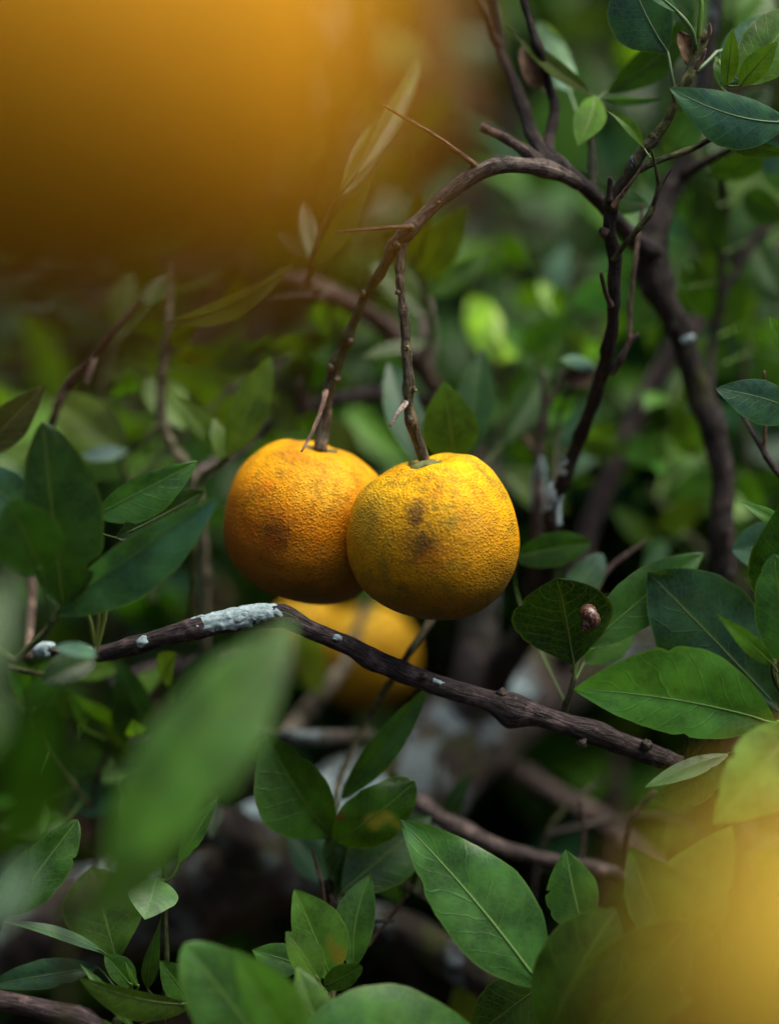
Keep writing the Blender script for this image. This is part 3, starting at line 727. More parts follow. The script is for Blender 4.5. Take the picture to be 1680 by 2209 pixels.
leaf(us, (1700, 262, 0.0), (1442, 188, -0.022), (72, 48), (0.036, 0.092, 0.055), roll=14, stalk=[(1560, 285, -0.006), (1640, 285, 0.0)], fold=0.10, camber=0.07, curl=0.25, bend=0.08, ribw=5, prof='ell')
leaf(us, (1575, 178, 0.012), (1690, 28, 0.02), (75, 60), (0.060, 0.115, 0.080), 'leaf', roll=-20, prof='round', stalk=[(1502, 155, -0.004), (1530, 128, 0.0), (1558, 108, 0.006)], ribw=6, curl=0.3, fold=0.1)
leaf(us, (1600, 178, -0.004), (1720, 20, 0.004), (66, 60), (0.085, 0.15, 0.028), roll=5, prof='round', stalk=(1545, 132, 0.002), curl=0.3)
leaf(us, (1568, 184, -0.010), (1579, 58, -0.016), 42, (0.080, 0.135, 0.020), 'under', roll=10, prof='ovate', stalk=(1550, 128, 0.002), fold=0.3)
leaf(us, (1594, 184, -0.012), (1678, 88, -0.018), 56, (0.085, 0.145, 0.020), 'under', roll=-5, prof='ovate', stalk=(1568, 185, -0.008), fold=0.25)
leaf(us, (1556, 188, 0.01), (1545, 120, 0.012), 34, 'mid', roll=30, stalk=(1570, 200, -0.004), fold=0.3)
leaf(us, (1496, 150, 0.004), (1464, 66, 0.006), 46, (0.085, 0.05, 0.022), 'dead', roll=20, prof='round', stalk=(1494, 158, 0.0), wave=0.3, curl=-0.5, name='dead_leaf')
leaf(us, (1388, 318, -0.006), (1304, 236, -0.012), 32, (0.095, 0.165, 0.030), roll=25, prof='lance', stalk=(1406, 345, -0.009), fold=0.45, bend=-0.08)
leaf(us, (1560, 300, -0.004), (1700, 330, 0.01), 60, 'deep', roll=50, stalk=(1548, 290, -0.005))

# ------------------------------------------------------------------ blurred branches behind
b1 = thing('bare_branch', (1215, 1440, 0.18), 'out of focus grey brown branch slanting behind the dark bent trunk', 'branch')
tube(b1, 'branch', [(1215, 1440, 0.18), (1240, 1270, 0.16), (1262, 1170, 0.16), (1292, 1080, 0.16), (1332, 990, 0.16), (1382, 880, 0.16), (1440, 780, 0.16), (1505, 695, 0.16), (1600, 615, 0.16), (1720, 520, 0.16), (1900, 380, 0.16)], [48, 48, 46, 46, 46, 46, 46, 44, 42, 42, 40], 'bark', PURP, nodes=6)
tube(b1, 'branch', [(1505, 700, 0.16), (1560, 600, 0.155), (1620, 520, 0.15), (1720, 420, 0.15)], [36, 30, 28, 26], 'bark', DARK, nodes=4)
b2 = thing('bare_branch', (415, 1035, 0.09), 'out of focus purplish branch curving behind the stalk of the orange fruit', 'branch')
tube(b2, 'branch', [(415, 1035, 0.09), (480, 990, 0.12), (540, 950, 0.14), (600, 905, 0.14), (665, 878, 0.14), (760, 855, 0.14), (850, 850, 0.15), (960, 880, 0.18)], [34, 32, 32, 30, 30, 32, 32, 30], 'bark', PURP, nodes=5)
tube(b2, 'twig', [(600, 905, 0.14), (575, 860, 0.13), (560, 820, 0.12)], [18, 12, 8], 'dry', (0.15, 0.11, 0.09))
tube(b2, 'twig', [(665, 878, 0.14), (650, 850, 0.13), (645, 820, 0.12)], [30, 24, 12], 'dry', (0.22, 0.18, 0.15))
b3 = thing('bare_branch', (1055, 1080, 0.175), 'out of focus pinkish brown branch with forked end behind the fruit stalks', 'branch')
tube(b3, 'branch', [(1055, 1080, 0.175), (1000, 930, 0.17), (940, 840, 0.16), (890, 770, 0.14), (820, 695, 0.13), (740, 645, 0.12), (670, 612, 0.12), (590, 585, 0.12)], [38, 40, 40, 42, 44, 46, 40, 22], 'bark', (0.12, 0.085, 0.07), nodes=6)
tube(b3, 'twig', [(720, 640, 0.12), (650, 635, 0.11), (580, 640, 0.11)], [26, 20, 8], 'bark', (0.12, 0.085, 0.07))
tube(b3, 'twig', [(915, 800, 0.16), (920, 730, 0.16), (910, 640, 0.17)], [44, 40, 34], 'dry', (0.19, 0.16, 0.13))
b4 = thing('bare_branch', (1005, 1590, 0.18), 'out of focus upright grey stump behind the lichened branch', 'branch')
tube(b4, 'stem', [(1005, 1590, 0.18), (1015, 1500, 0.17), (1028, 1400, 0.17), (1040, 1290, 0.17), (1052, 1150, 0.17), (1060, 1000, 0.18)], [90, 80, 78, 74, 60, 40], 'bark_lichen', (0.10, 0.082, 0.080), nodes=4)
b5 = thing('dry_shoot', (1130, 1385, 0.15), 'thin dry forked shoot standing behind the lichened shoot base', 'shoot')
tube(b5, 'stem', [(1130, 1385, 0.15), (1150, 1250, 0.11), (1158, 1120, 0.09), (1165, 960, 0.09), (1175, 880, 0.09), (1168, 800, 0.09)], [28, 28, 26, 22, 16, 8], 'bark', (0.10, 0.075, 0.06), nodes=4)
tube(b5, 'twig', [(1175, 885, 0.09), (1200, 840, 0.09), (1218, 800, 0.09)], [14, 11, 8], 'dry', (0.14, 0.10, 0.08))
tube(b5, 'twig', [(1160, 980, 0.09), (1125, 930, 0.10), (1110, 860, 0.10)], [16, 13, 9], 'dry', (0.15, 0.10, 0.07))
lichen(b5, [(1158, 1120, 0.09), (1165, 960, 0.09)], [26, 22], 0.1, 0.8, -180, 180, 7.7, 1.3, -0.05)

# the thick lichened log low in the frame
TL = [(-260, 2130, 0.19), (-60, 2060, 0.18), (200, 1985, 0.17), (400, 1915, 0.16), (560, 1850, 0.16), (720, 1780, 0.16), (860, 1690, 0.17), (1000, 1590, 0.19), (1130, 1500, 0.21), (1300, 1400, 0.26), (1500, 1300, 0.32), (1700, 1215, 0.42)]
TW = [170, 170, 190, 210, 215, 210, 215, 210, 170, 150, 130, 120]
log = thing('lichened_trunk', (200, 1985, 0.17), 'thick leaning trunk with moss and grey lichen, out of focus near the ground', 'trunk')
tube(log, 'trunk', TL, TW, 'bark_lichen', (0.065, 0.050, 0.045), seg=28, rough=0.22, nodes=8, step=0.006)
lichen(log, TL, TW, 0.26, 0.40, -30, 110, 1.1, 1.09, -0.15)
lichen(log, TL, TW, 0.36, 0.47, 20, 110, 2.9, 1.09, 0.1)
lichen(log, TL, TW, 0.51, 0.55, 10, 80, 4.9, 1.08, 0.1)
lichen(log, TL, TW, 0.10, 0.25, -20, 90, 15.9, 1.08, 0.15)
tube(log, 'limb', [(560, 1850, 0.14), (500, 1790, 0.12), (440, 1790, 0.12), (330, 1830, 0.12)], [120, 100, 80, 60], 'bark_lichen', (0.05, 0.04, 0.036), seg=16)
tube(log, 'limb', [(1020, 1580, 0.19), (1060, 1480, 0.17), (1110, 1400, 0.15), (1160, 1350, 0.14)], [110, 80, 66, 50], 'bark_moss', (0.04, 0.032, 0.03), seg=14)
l2 = thing('fallen_log', G(950, 2060, 0.10), 'dark fallen log half hidden behind the big leaf near the ground', 'log')
tube(l2, 'log', [(640, 1960, 0.16), (840, 2000, 0.12), (960, 2060, 0.10), (1080, 2130, 0.08), (1250, 2260, 0.06)], [70, 84, 90, 90, 90], 'bark_moss', (0.03, 0.022, 0.018), seg=16)
l3 = thing('bare_branch', (970, 1780, 0.06), 'grey brown forked branch lying behind the big upright leaf', 'branch')
tube(l3, 'branch', [(900, 1730, 0.08), (970, 1778, 0.065), (1080, 1828, 0.06), (1210, 1862, 0.06), (1345, 1890, 0.06), (1500, 1930, 0.07)], [36, 38, 34, 34, 34, 30], 'bark', (0.12, 0.095, 0.085), nodes=6, seg=12)
tube(l3, 'twig', [(1345, 1885, 0.06), (1352, 1815, 0.05), (1362, 1768, 0.045), (1412, 1708, 0.04)], [12, 13, 11, 8], 'dry', (0.13, 0.09, 0.065), nodes=3)
tube(l3, 'twig', [(1250, 1875, 0.06), (1258, 1800, 0.06), (1252, 1730, 0.06)], [12, 10, 8], 'dry', (0.11, 0.08, 0.06))
l4 = thing('bare_branch', (1100, 1650, 0.2), 'out of focus brown branch lying behind the forked branch', 'branch')
tube(l4, 'branch', [(1000, 1600, 0.2), (1120, 1670, 0.2), (1200, 1715, 0.2), (1290, 1770, 0.2), (1400, 1860, 0.2), (1480, 1960, 0.2)], [44, 44, 44, 42, 38, 36], 'bark', (0.10, 0.075, 0.065), nodes=4)
l5 = thing('bare_branch', (-30, 2150, -0.03), 'smooth purplish branch poking in at the bottom corner', 'branch')
tube(l5, 'branch', [(-120, 2130, -0.03), (-10, 2156, -0.03), (100, 2182, -0.03), (200, 2216, -0.03), (300, 2290, -0.03)], [44, 44, 44, 42, 40], 'bark', (0.085, 0.062, 0.060), seg=14, nodes=4)
l6 = thing('bare_branch', (600, 1590, 0.1), 'grey lichened stick lying behind the centre shoot', 'branch')
tube(l6, 'branch', [(420, 1560, 0.12), (600, 1585, 0.1), (690, 1592, 0.1), (800, 1588, 0.12)], [34, 34, 34, 30], 'bark_lichen', (0.10, 0.085, 0.08), nodes=3)
l7 = thing('bare_branch', (300, 1460, 0.1), 'purplish stick lying behind the lichened branch among leaves', 'branch')
tube(l7, 'branch', [(240, 1475, 0.10), (330, 1450, 0.10), (480, 1430, 0.10), (600, 1425, 0.12)], [30, 44, 40, 30], 'bark', PURP, nodes=3)
sg = thing('green_twig', (925, 1345, 0.03), 'short green brown twig slanting out from under the yellow fruit', 'twig')
tube(sg, 'stem', [(1000, 1220, 0.06), (960, 1290, 0.05), (925, 1345, 0.04), (898, 1385, 0.035), (872, 1425, 0.035), (800, 1540, 0.06), (730, 1690, 0.05), (722, 1800, 0.035)], [14, 17, 17, 17, 17, 14, 12, 12], 'twig', (0.12, 0.11, 0.055), nodes=5)
# ------------------------------------------------------------------ leafy shoots around the fruit
# behind the fruit stalks
c = thing('leafy_shoot', (1048, 1240, 0.17), 'upright green leaves standing just behind the top of the yellow fruit', 'shoot')
tube(c, 'stem', [(1048, 1240, 0.17), (1000, 1180, 0.08), (985, 1060, 0.05), (982, 1000, 0.045)], [14, 14, 12, 9], 'twig', GREEN, nodes=3)
leaf(c, (980, 1000, 0.042), (956, 822, 0.035), 124, (0.060, 0.105, 0.016), 'under', roll=8, prof='ovate', stalk=(983, 1030, 0.045), fold=0.12)
leaf(c, (1005, 1000, 0.06), (1044, 752, 0.075), 90, (0.028, 0.07, 0.03), roll=-12, stalk=(985, 1050, 0.05))
leaf(c, (900, 1000, 0.055), (838, 780, 0.075), 84, (0.035, 0.085, 0.045), roll=10, stalk=(980, 1060, 0.05))
leaf(c, (1080, 960, 0.09), (1180, 790, 0.12), 75, 'dark', roll=25, stalk=(986, 1070, 0.05))
c = thing('leafy_shoot', (1060, 1010, 0.18), 'shoot with crumpled lime green young leaves glowing behind the stalks', 'shoot')
tube(c, 'stem', [(1060, 1010, 0.18), (1088, 880, 0.19), (1085, 790, 0.18), (1070, 740, 0.17)], [16, 14, 12, 9], 'twig', GREEN, nodes=3)
leaf(c, (1062, 775, 0.17), (1025, 640, 0.23), 76, (0.21, 0.31, 0.012), roll=10, prof='round', stalk=(1078, 790, 0.175), wave=0.2, curl=0.4)
leaf(c, (1075, 775, 0.17), (1140, 720, 0.22), 60, (0.21, 0.31, 0.012), roll=-20, prof='round', stalk=(1080, 790, 0.175), wave=0.25, curl=0.4)
leaf(c, (1072, 760, 0.17), (1060, 655, 0.19), 34, (0.30, 0.38, 0.05), roll=35, stalk=(1079, 790, 0.175), wave=0.2)
leaf(c, (1090, 850, 0.19), (1200, 770, 0.20), 70, 'bright', roll=30, stalk=(1091, 870, 0.19))
leaf(c, (1090, 860, 0.19), (1000, 930, 0.18), 70, 'mid', roll=30, stalk=(1091, 880, 0.19))
c = thing('leafy_shoot', (1192, 1085, 0.06), 'curled silvery leaf with brown underside on a shoot behind the dark stem', 'shoot')
tube(c, 'stem', [(1192, 1085, 0.06), (1200, 950, 0.09), (1220, 860, 0.09), (1280, 790, 0.085)], [14, 12, 9, 6], 'twig', DARK)
leaf(c, (1282, 790, 0.085), (1208, 775, 0.07), 34, (0.22, 0.30, 0.24), 'leaf', roll=20, stalk=(1286, 800, 0.085), curl=0.5)
leaf(c, (1278, 806, 0.085), (1210, 812, 0.08), 50, (0.045, 0.022, 0.014), 'dead', roll=-15, prof='round', stalk=(1284, 800, 0.085), curl=-0.4, name='dead_leaf')
leaf(c, (1190, 950, 0.10), (1290, 870, 0.13), 80, 'blue', roll=40, stalk=(1192, 958, 0.10))

# right edge
c = thing('leafy_shoot', G(1720, 900, 0.0), 'pointed blue green leaf reaching in above a thin bare twig', 'shoot')
tube(c, 'stem', [G(1760, 1200, 0.02), (1750, 1000, 0.0), (1735, 880, 0.0), (1725, 760, 0.0), (1720, 700, 0.0)], [24, 20, 18, 14, 10], 'twig', GREEN, nodes=4)
leaf(c, (1728, 892, 0.004), (1543, 838, -0.012), (58, 40), (0.034, 0.085, 0.052), roll=12, prof='ell', stalk=(1738, 900, 0.0), bend=-0.03, fold=0.15)
leaf(c, (1712, 780, 0.0), (1659, 682, -0.008), 44, 'bright', roll=15, stalk=(1728, 800, 0.0))
tube(c, 'twig', [(1750, 1090, 0.01), (1680, 1022, 0.012), (1640, 962, 0.014), (1618, 925, 0.016), (1588, 872, 0.018)], [17, 14, 13, 10, 6], 'bark', (0.06, 0.045, 0.045), nodes=5)
tube(c, 'twig', [(1648, 975, 0.014), (1650, 900, 0.012), (1648, 850, 0.010), (1648, 800, 0.008)], [9, 8, 8, 5], 'dry', TAN, nodes=3)

c = thing('leafy_shoot', G(1700, 1460, 0.0), 'shoot of large dark and mid green leaves above the end of the lichened branch', 'shoot')
tube(c, 'stem', [G(1740, 1700, 0.02), (1730, 1620, 0.0), (1700, 1520, -0.005), (1668, 1440, -0.01), (1700, 1300, -0.005), (1712, 1150, 0.0)], [22, 18, 15, 13, 12, 10], 'twig', (0.075, 0.085, 0.025), nodes=5)
leaf(c, (1690, 1540, 0.012), (1397, 1234, 0.006), (104, 122), (0.026, 0.062, 0.034), roll=6, prof='obovate', stalk=(1702, 1530, -0.004), fold=0.10, camber=0.03, wave=0.10, ribw=5)
leaf(c, (1672, 1560, -0.018), (1237, 1487, -0.022), (76, 122), (0.080, 0.190, 0.060), roll=-8, prof='ell', stalk=(1700, 1535, -0.006), bend=-0.035, fold=0.22, camber=0.03, curl=0.10, ribw=5)
leaf(c, (1668, 1436, -0.03), (1544, 1324, -0.045), 44, (0.075, 0.16, 0.025), roll=10, prof='lance', stalk=(1676, 1450, -0.012))
leaf(c, (1706, 1440, -0.03), (1668, 1195, -0.03), (60, 70), (0.040, 0.110, 0.024), roll=-10, prof='round', stalk=(1690, 1500, -0.008))
leaf(c, (1690, 1320, 0.0), (1700, 1060, -0.02), (95, 40), (0.022, 0.065, 0.018), roll=18, stalk=(1698, 1340, -0.005), prof='ovate')
leaf(c, (1705, 1180, 0.025), (1578, 1185, 0.02), (52, 58), (0.05, 0.105, 0.08), roll=5, prof='round', stalk=(1712, 1170, 0.0))
leaf(c, (1712, 1150, -0.01), (1596, 1082, -0.018), 38, (0.055, 0.13, 0.035), roll=25, prof='ovate', stalk=(1714, 1160, 0.0))

# shoot with the snail
c = thing('leafy_shoot', (1213, 1540, 0.008), 'short shoot on the lichened branch whose dark cupped leaf carries a snail', 'shoot')
tube(c, 'stem', [(1212, 1556, 0.004), (1218, 1528, 0.002), (1228, 1500, 0.0), (1238, 1460, 0.0)], [20, 15, 12, 10], 'twig', (0.05, 0.055, 0.02), nodes=3)
snail_leaf = leaf(c, (1238, 1436, -0.001), (1200, 1247, -0.008), (116, 106), (0.012, 0.030, 0.004), 'under', roll=-6, prof='obovate', stalk=(1236, 1480, 0.0), fold=0.10, camber=-0.05, curl=0.1, ribw=5, label='dark cupped leaf with the snail')
leaf(c, (1262, 1400, 0.004), (1518, 1193, 0.018), (62, 56), (0.036, 0.085, 0.034), roll=15, prof='ell', stalk=[(1238, 1470, 0.0), (1246, 1430, 0.002)], bend=0.03, fold=0.2, camber=0.04)
leaf(c, (1225, 1300, 0.045), (1300, 1195, 0.05), 76, (0.060, 0.110, 0.060), roll=-10, stalk=(1236, 1440, 0.01), curl=0.4, prof='round')
thorn(c, [(1300, 1240, 0.05), (1340, 1205, 0.05), (1392, 1168, 0.05)], [16, 12, 8], (0.13, 0.09, 0.08), 'twig')
thorn(c, [(1236, 1450, 0.012), (1270, 1320, 0.04), (1302, 1238, 0.05)], [10, 10, 14], (0.07, 0.05, 0.04), 'twig')
leaf(c, (1260, 1430, 0.02), (1370, 1335, 0.03), 90, 'mid', roll=10, stalk=(1240, 1470, 0.002))
leaf(c, (1112, 1205, 0.04), (1275, 1172, 0.045), 78, (0.032, 0.085, 0.016), 'leaf', roll=10, stalk=[(1220, 1520, 0.02), (1120, 1300, 0.045)], bend=0.03, prof='round')

def snail():
    t = thing('snail', (1272, 1340, -0.010), 'small brown streaked snail shell stuck to the dark cupped leaf', 'snail')
    # helical shell: a growing circle swept round an axis
    verts, faces = [], []
    turns, n, m = 3.3, 120, 18
    for i in range(n + 1):
        f = i / n; a = f * turns * 2 * math.pi
        g = math.exp(2.35 * (f - 1))
        rc = 0.0036 * g; rt = 0.0033 * g; h = -0.0085 * (g - 1) * 1.0
        for k in range(m):
            b_ = 2 * math.pi * k / m
            rr = rc * 0.72 + rt * math.cos(b_)
            rr = max(rr, 0.00002)
            verts.append(Vector((rr * math.cos(a), rr * math.sin(a), h + rt * math.sin(b_) * 1.15)))
    for i in range(n):
        for k in range(m):
            k2 = (k + 1) % m
            faces.append((i * m + k, i * m + k2, (i + 1) * m + k2, (i + 1) * m + k))
    # axis: apex points down-left in the picture
    ax = (-UP * 0.80 - RT * 0.50 - FW * 0.30).normalized()
    q = Vector((0, 0, 1)).rotation_difference(ax)
    verts = [q @ (v - Vector((0, 0, 0.003))) * 0.92 for v in verts]
    b = NB('snail_shell'); tc = b.n('ShaderNodeTexCoord'); ob = tc.outputs['Object']
    s1 = b.noise(b.vmul(ob, (900, 900, 300)), 1.0, 3.0, 0.6, 1.5)
    col = b.mix(b.ss(s1, 0.50, 0.62), (0.045, 0.016, 0.009), (0.22, 0.13, 0.09))
    M['shell'] = b.out(b.bsdf(col, 0.32, b.bump(s1, 0.3, 0.0004)))
    obj('shell', mesh('shell', verts, faces), M['shell'], t)
    fv, ff = [], []
    ax2 = (UP * 0.75 + RT * 0.5).normalized(); sd_ = ax2.cross(-FW).normalized()
    for i in range(9):
        th = math.pi * i / 8
        for j in range(12):
            ph = 2 * math.pi * j / 12
            fv.append(ax2 * (0.0042 * math.cos(th)) + sd_ * (0.0026 * math.sin(th) * math.cos(ph)) - FW * (0.0012 * math.sin(th) * math.sin(ph)) + FW * 0.0022)
    for i in range(8):
        for j in range(12):
            ff.append((i * 12 + j, (i + 1) * 12 + j, (i + 1) * 12 + (j + 1) % 12, i * 12 + (j + 1) % 12))
    obj('foot', mesh('foot', fv, ff), plain('snail_foot', (0.05, 0.035, 0.025), (0.09, 0.065, 0.05), 900.0, 0.4), t)
snail()

# right, below the branch
c = thing('leafy_shoot', G(1640, 1720, -0.06), 'pale leaf and folded leaf at the end of the lichened branch', 'shoot')
tube(c, 'stem', [G(1760, 2000, -0.06), (1750, 1700, -0.06), (1720, 1600, -0.06), (1690, 1540, -0.055)], [20, 18, 14, 10], 'twig', GREEN, nodes=3)
leaf(c, (1722, 1560, -0.06), (1534, 1778, -0.075), (95, 74), (0.115, 0.185, 0.045), roll=-10, prof='ovate', stalk=(1728, 1590, -0.06), fold=0.15)
leaf(c, (1572, 1626, -0.01), (1390, 1700, -0.02), (34, 22), (0.055, 0.110, 0.045), roll=40, prof='ell', stalk=[(1700, 1570, -0.04), (1630, 1600, -0.02)], fold=0.2)
leaf(c, (1560, 1640, -0.006), (1412, 1722, -0.008), (60, 20), (0.085, 0.140, 0.060), 'under', roll=-20, prof='round', stalk=[(1700, 1570, -0.04), (1630, 1600, -0.02)], fold=0.2)
tube(c, 'stalk', [(1476, 1662, -0.008), (1480, 1620, -0.01), (1484, 1585, -0.015)], [8, 8, 8], 'twig', (0.08, 0.09, 0.03))
tube(c, 'stalk', [(1488, 1650, -0.008), (1505, 1615, -0.01), (1525, 1580, -0.015)], [9, 9, 8], 'twig', (0.08, 0.09, 0.03))

# bottom right
c = thing('leafy_shoot', G(1250, 2250, -0.04), 'big upright pointed leaf with smaller ones beside the blurred pale fruit', 'shoot')
tube(c, 'stem', [G(1300, 2500, -0.04), (1260, 2330, -0.04), (1200, 2230, -0.035), (1170, 2150, -0.03)], [26, 22, 18, 12], 'twig', GREEN, nodes=3)
leaf(c, (1168, 2132, -0.03), (862, 1768, -0.02), (92, 112), (0.066, 0.150, 0.062), roll=6, prof='ovate', stalk=(1200, 2215, -0.035), fold=0.14, bend=-0.02, camber=0.02, wave=0.08, ribw=7)
leaf(c, (1258, 2010, -0.035), (1220, 1833, -0.025), (70, 56), (0.058, 0.130, 0.030), roll=-20, prof='ovate', stalk=(1225, 2250, -0.036), fold=0.1)
leaf(c, (1440, 2050, -0.05), (1356, 1828, -0.045), (50, 110), (0.070, 0.135, 0.03), roll=-10, prof='ovate', stalk=(1260, 2320, -0.04))
leaf(c, (1450, 2060, -0.045), (1580, 1780, -0.045), (110, 60), (0.085, 0.145, 0.045), roll=10, prof='ovate', stalk=(1265, 2330, -0.04))
leaf(c, (1185, 2235, -0.05), (1330, 1960, -0.055), (110, 90), (0.030, 0.062, 0.012), 'under', roll=-18, prof='round', stalk=(1205, 2245, -0.036), curl=0.5, camber=0.1)
leaf(c, (1250, 2260, -0.05), (1480, 1990, -0.06), (120, 100), (0.055, 0.105, 0.025), roll=15, prof='round', stalk=(1240, 2290, -0.04))
leaf(c, (1165, 2130, -0.01), (1020, 2240, 0.0), (80, 70), (0.040, 0.070, 0.030), 'under', roll=10, prof='round', stalk=(1180, 2180, -0.03))

# bottom centre
c = thing('leafy_shoot', G(700, 2250, -0.03), 'rosette of bright green leaves at the bottom with a yellow spotted one', 'shoot')
tube(c, 'stem', [G(700, 2500, -0.03), (700, 2330, -0.03), (712, 2200, -0.02), (722, 2120, -0.012), (745, 2085, -0.005)], [22, 20, 18, 15, 10], 'twig', GREEN, nodes=3)
leaf(c, (716, 2118, -0.015), (634, 1918, -0.02), (50, 74), (0.082, 0.160, 0.042), 'spotted', roll=10, prof='ell', stalk=(718, 2160, -0.016), fold=0.25, label='bright leaf with yellow spots')
leaf(c, (762, 2092, 0.0), (800, 1885, 0.008), (48, 44), (0.052, 0.118, 0.026), roll=-8, prof='ell', stalk=(732, 2120, -0.008), fold=0.3, bend=0.06)
leaf(c, (690, 2120, -0.03), (616, 2010, -0.03), (36, 46), (0.045, 0.085, 0.014), 'under', roll=20, prof='ell', stalk=(710, 2190, -0.02))
leaf(c, (655, 2085, -0.01), (543, 2050, -0.005), (46, 34), (0.05, 0.12, 0.035), roll=10, prof='ovate', stalk=(712, 2150, -0.015))
leaf(c, (700, 2130, -0.02), (782, 2085, -0.025), (30, 26), (0.035, 0.08, 0.016), roll=10, prof='round', stalk=(712, 2180, -0.02))
leaf(c, (590, 2290, -0.07), (397, 2036, -0.075), (92, 96), (0.058, 0.125, 0.048), roll=8, prof='round', stalk=(690, 2340, -0.035), fold=0.15)
leaf(c, (640, 2280, -0.09), (502, 2048, -0.085), (42, 80), (0.078, 0.165, 0.030), roll=-12, prof='ovate', stalk=(695, 2340, -0.035), fold=0.2)
leaf(c, (690, 2250, -0.055), (640, 2085, -0.05), (42, 50), (0.060, 0.115, 0.02), roll=20, prof='ovate', stalk=(702, 2300, -0.03))
leaf(c, (640, 2230, -0.06), (1040, 2240, -0.05), (108, 60), (0.060, 0.135, 0.045), roll=-8, prof='ell', stalk=(698, 2320, -0.03), fold=0.1)
thorn(c, [(740, 2095, 0.02), (800, 2030, 0.03), (845, 1975, 0.03), (880, 1930, 0.028)], [9, 9, 8, 5], (0.10, 0.06, 0.04), 'twig')

# centre shoot
c = thing('leafy_shoot', G(720, 1950, 0.03), 'shoot of dark folded leaves under the lichened branch, one holed and spotted', 'shoot')
tube(c, 'stem', [G(700, 2150, 0.05), (704, 2000, 0.03), (712, 1920, 0.025), (720, 1810, 0.025), (724, 1760, 0.028)], [16, 14, 13, 11, 9], 'bark', (0.03, 0.028, 0.012), nodes=4)
leaf(c, (716, 1806, 0.022), (572, 1580, 0.012), (104, 72), (0.036, 0.085, 0.016), 'leaf', roll=-4, prof='ell', stalk=(720, 1840, 0.025), fold=0.42, bend=0.03, curl=-0.1)
leaf(c, (733, 1726, 0.03), (926, 1478, 0.02), (36, 40), (0.050, 0.110, 0.040), roll=10, prof='ell', stalk=(724, 1770, 0.027), fold=0.55)
leaf(c, (724, 1818, 0.016), (895, 1686, 0.010), (62, 66), (0.038, 0.085, 0.012), 'spotted', roll=12, prof='round', stalk=(719, 1850, 0.025), fold=0.1, wave=0.2, camber=0.12, label='holed dark leaf with yellow blotches')
leaf(c, (738, 1925, 0.02), (932, 1762, 0.035), (72, 70), (0.020, 0.055, 0.016), roll=-6, prof='ell', stalk=(712, 1960, 0.026), fold=0.15)
leaf(c, (735, 1915, 0.024), (760, 1740, 0.03), (60, 70), 'deep', roll=20, stalk=(714, 1930, 0.026), prof='round')
leaf(c, (712, 1905, 0.06), (622, 1788, 0.06), 92, (0.04, 0.085, 0.06), roll=15, stalk=(712, 1925, 0.025))
thorn(c, [(702, 1970, 0.024), (694, 1912, 0.018), (684, 1870, 0.014), (673, 1830, 0.01)], [9, 8, 7, 4], (0.20, 0.13, 0.09))
tube(c, 'twig', [(712, 1930, 0.025), (730, 1960, 0.02), (780, 1985, 0.02), (850, 1988, 0.02)], [12, 11, 9, 8], 'bark', DARK, nodes=4)

# bottom left
c = thing('leafy_shoot', G(350, 2160, 0.0), 'young shoot with pale bud and small heart shaped leaf before the lichened trunk', 'shoot')
tube(c, 'stem', [G(350, 2400, 0.0), (356, 2200, 0.0), (360, 2080, 0.0), (357, 1990, 0.0), (355, 1900, -0.002), (348, 1850, -0.004), (342, 1800, -0.006)], [15, 13, 12, 11, 11, 9, 5], 'twig', (0.05, 0.065, 0.02), nodes=5)
leaf(c, (337, 1896, -0.006), (312, 1985, -0.022), (58, 52), (0.065, 0.145, 0.055), roll=5, prof='ovate', stalk=(354, 1900, -0.003), fold=0.15, bend=0.0)
leaf(c, (386, 1862, -0.004), (473, 1716, 0.0), 50, (0.052, 0.120, 0.024), roll=-20, prof='lance', stalk=[(356, 1905, -0.002), (374, 1890, -0.004)], fold=0.4)
leaf(c, (350, 1850, -0.004), (318, 1795, -0.01), 15, (0.12, 0.18, 0.05), roll=0, prof='lance', stalk=(352, 1880, -0.003), fold=0.6)
leaf(c, (352, 1850, -0.004), (370, 1815, -0.01), 12, (0.12, 0.18, 0.05), roll=0, prof='lance', stalk=(352, 1880, -0.003), fold=0.6)
leaf(c, (318, 2135, 0.0), (352, 1966, -0.01), (22, 26), (0.022, 0.055, 0.014), roll=35, prof='lance', stalk=(357, 2180, 0.0), twist=1.2, bend=0.08)
leaf(c, (408, 2160, -0.01), (344, 2072, -0.015), (34, 40), (0.028, 0.072, 0.014), roll=10, prof='ovate', stalk=(360, 2200, 0.0))
c = thing('leafy_shoot', G(230, 2300, 0.0), 'low shoot with a broad dark blunt leaf and narrow leaves near the ground', 'shoot')
tube(c, 'stem', [G(240, 2500, 0.0), (250, 2300, 0.0), (256, 2200, 0.0), (255, 2100, 0.0)], [22, 20, 16, 10], 'twig', GREEN, nodes=3)
leaf(c, (252, 2080, 0.0), (196, 1872, 0.014), (86, 92), (0.032, 0.066, 0.010), 'under', roll=5, prof='obovate', stalk=(255, 2120, 0.0), fold=0.12, wave=0.08)
leaf(c, (230, 2060, -0.006), (-6, 1988, -0.02), (16, 18), (0.060, 0.120, 0.055), roll=35, prof='lance', stalk=(254, 2110, 0.0), bend=-0.03)
leaf(c, (212, 2088, 0.005), (-30, 2128, 0.0), (30, 36), (0.028, 0.070, 0.034), roll=10, prof='ell', stalk=(255, 2140, 0.0))
leaf(c, (285, 2130, -0.012), (226, 2062, -0.015), (24, 34), (0.048, 0.118, 0.028), roll=10, prof='round', stalk=(256, 2190, 0.0))
leaf(c, (298, 2132, -0.016), (270, 2076, -0.018), 14, 'bright', roll=0, prof='lance', stalk=(258, 2190, 0.0))
leaf(c, (420, 2168, -0.03), (168, 2108, -0.035), (50, 18), (0.042, 0.066, 0.012), 'under', roll=-15, prof='ell', stalk=(256, 2230, 0.0), bend=0.05)
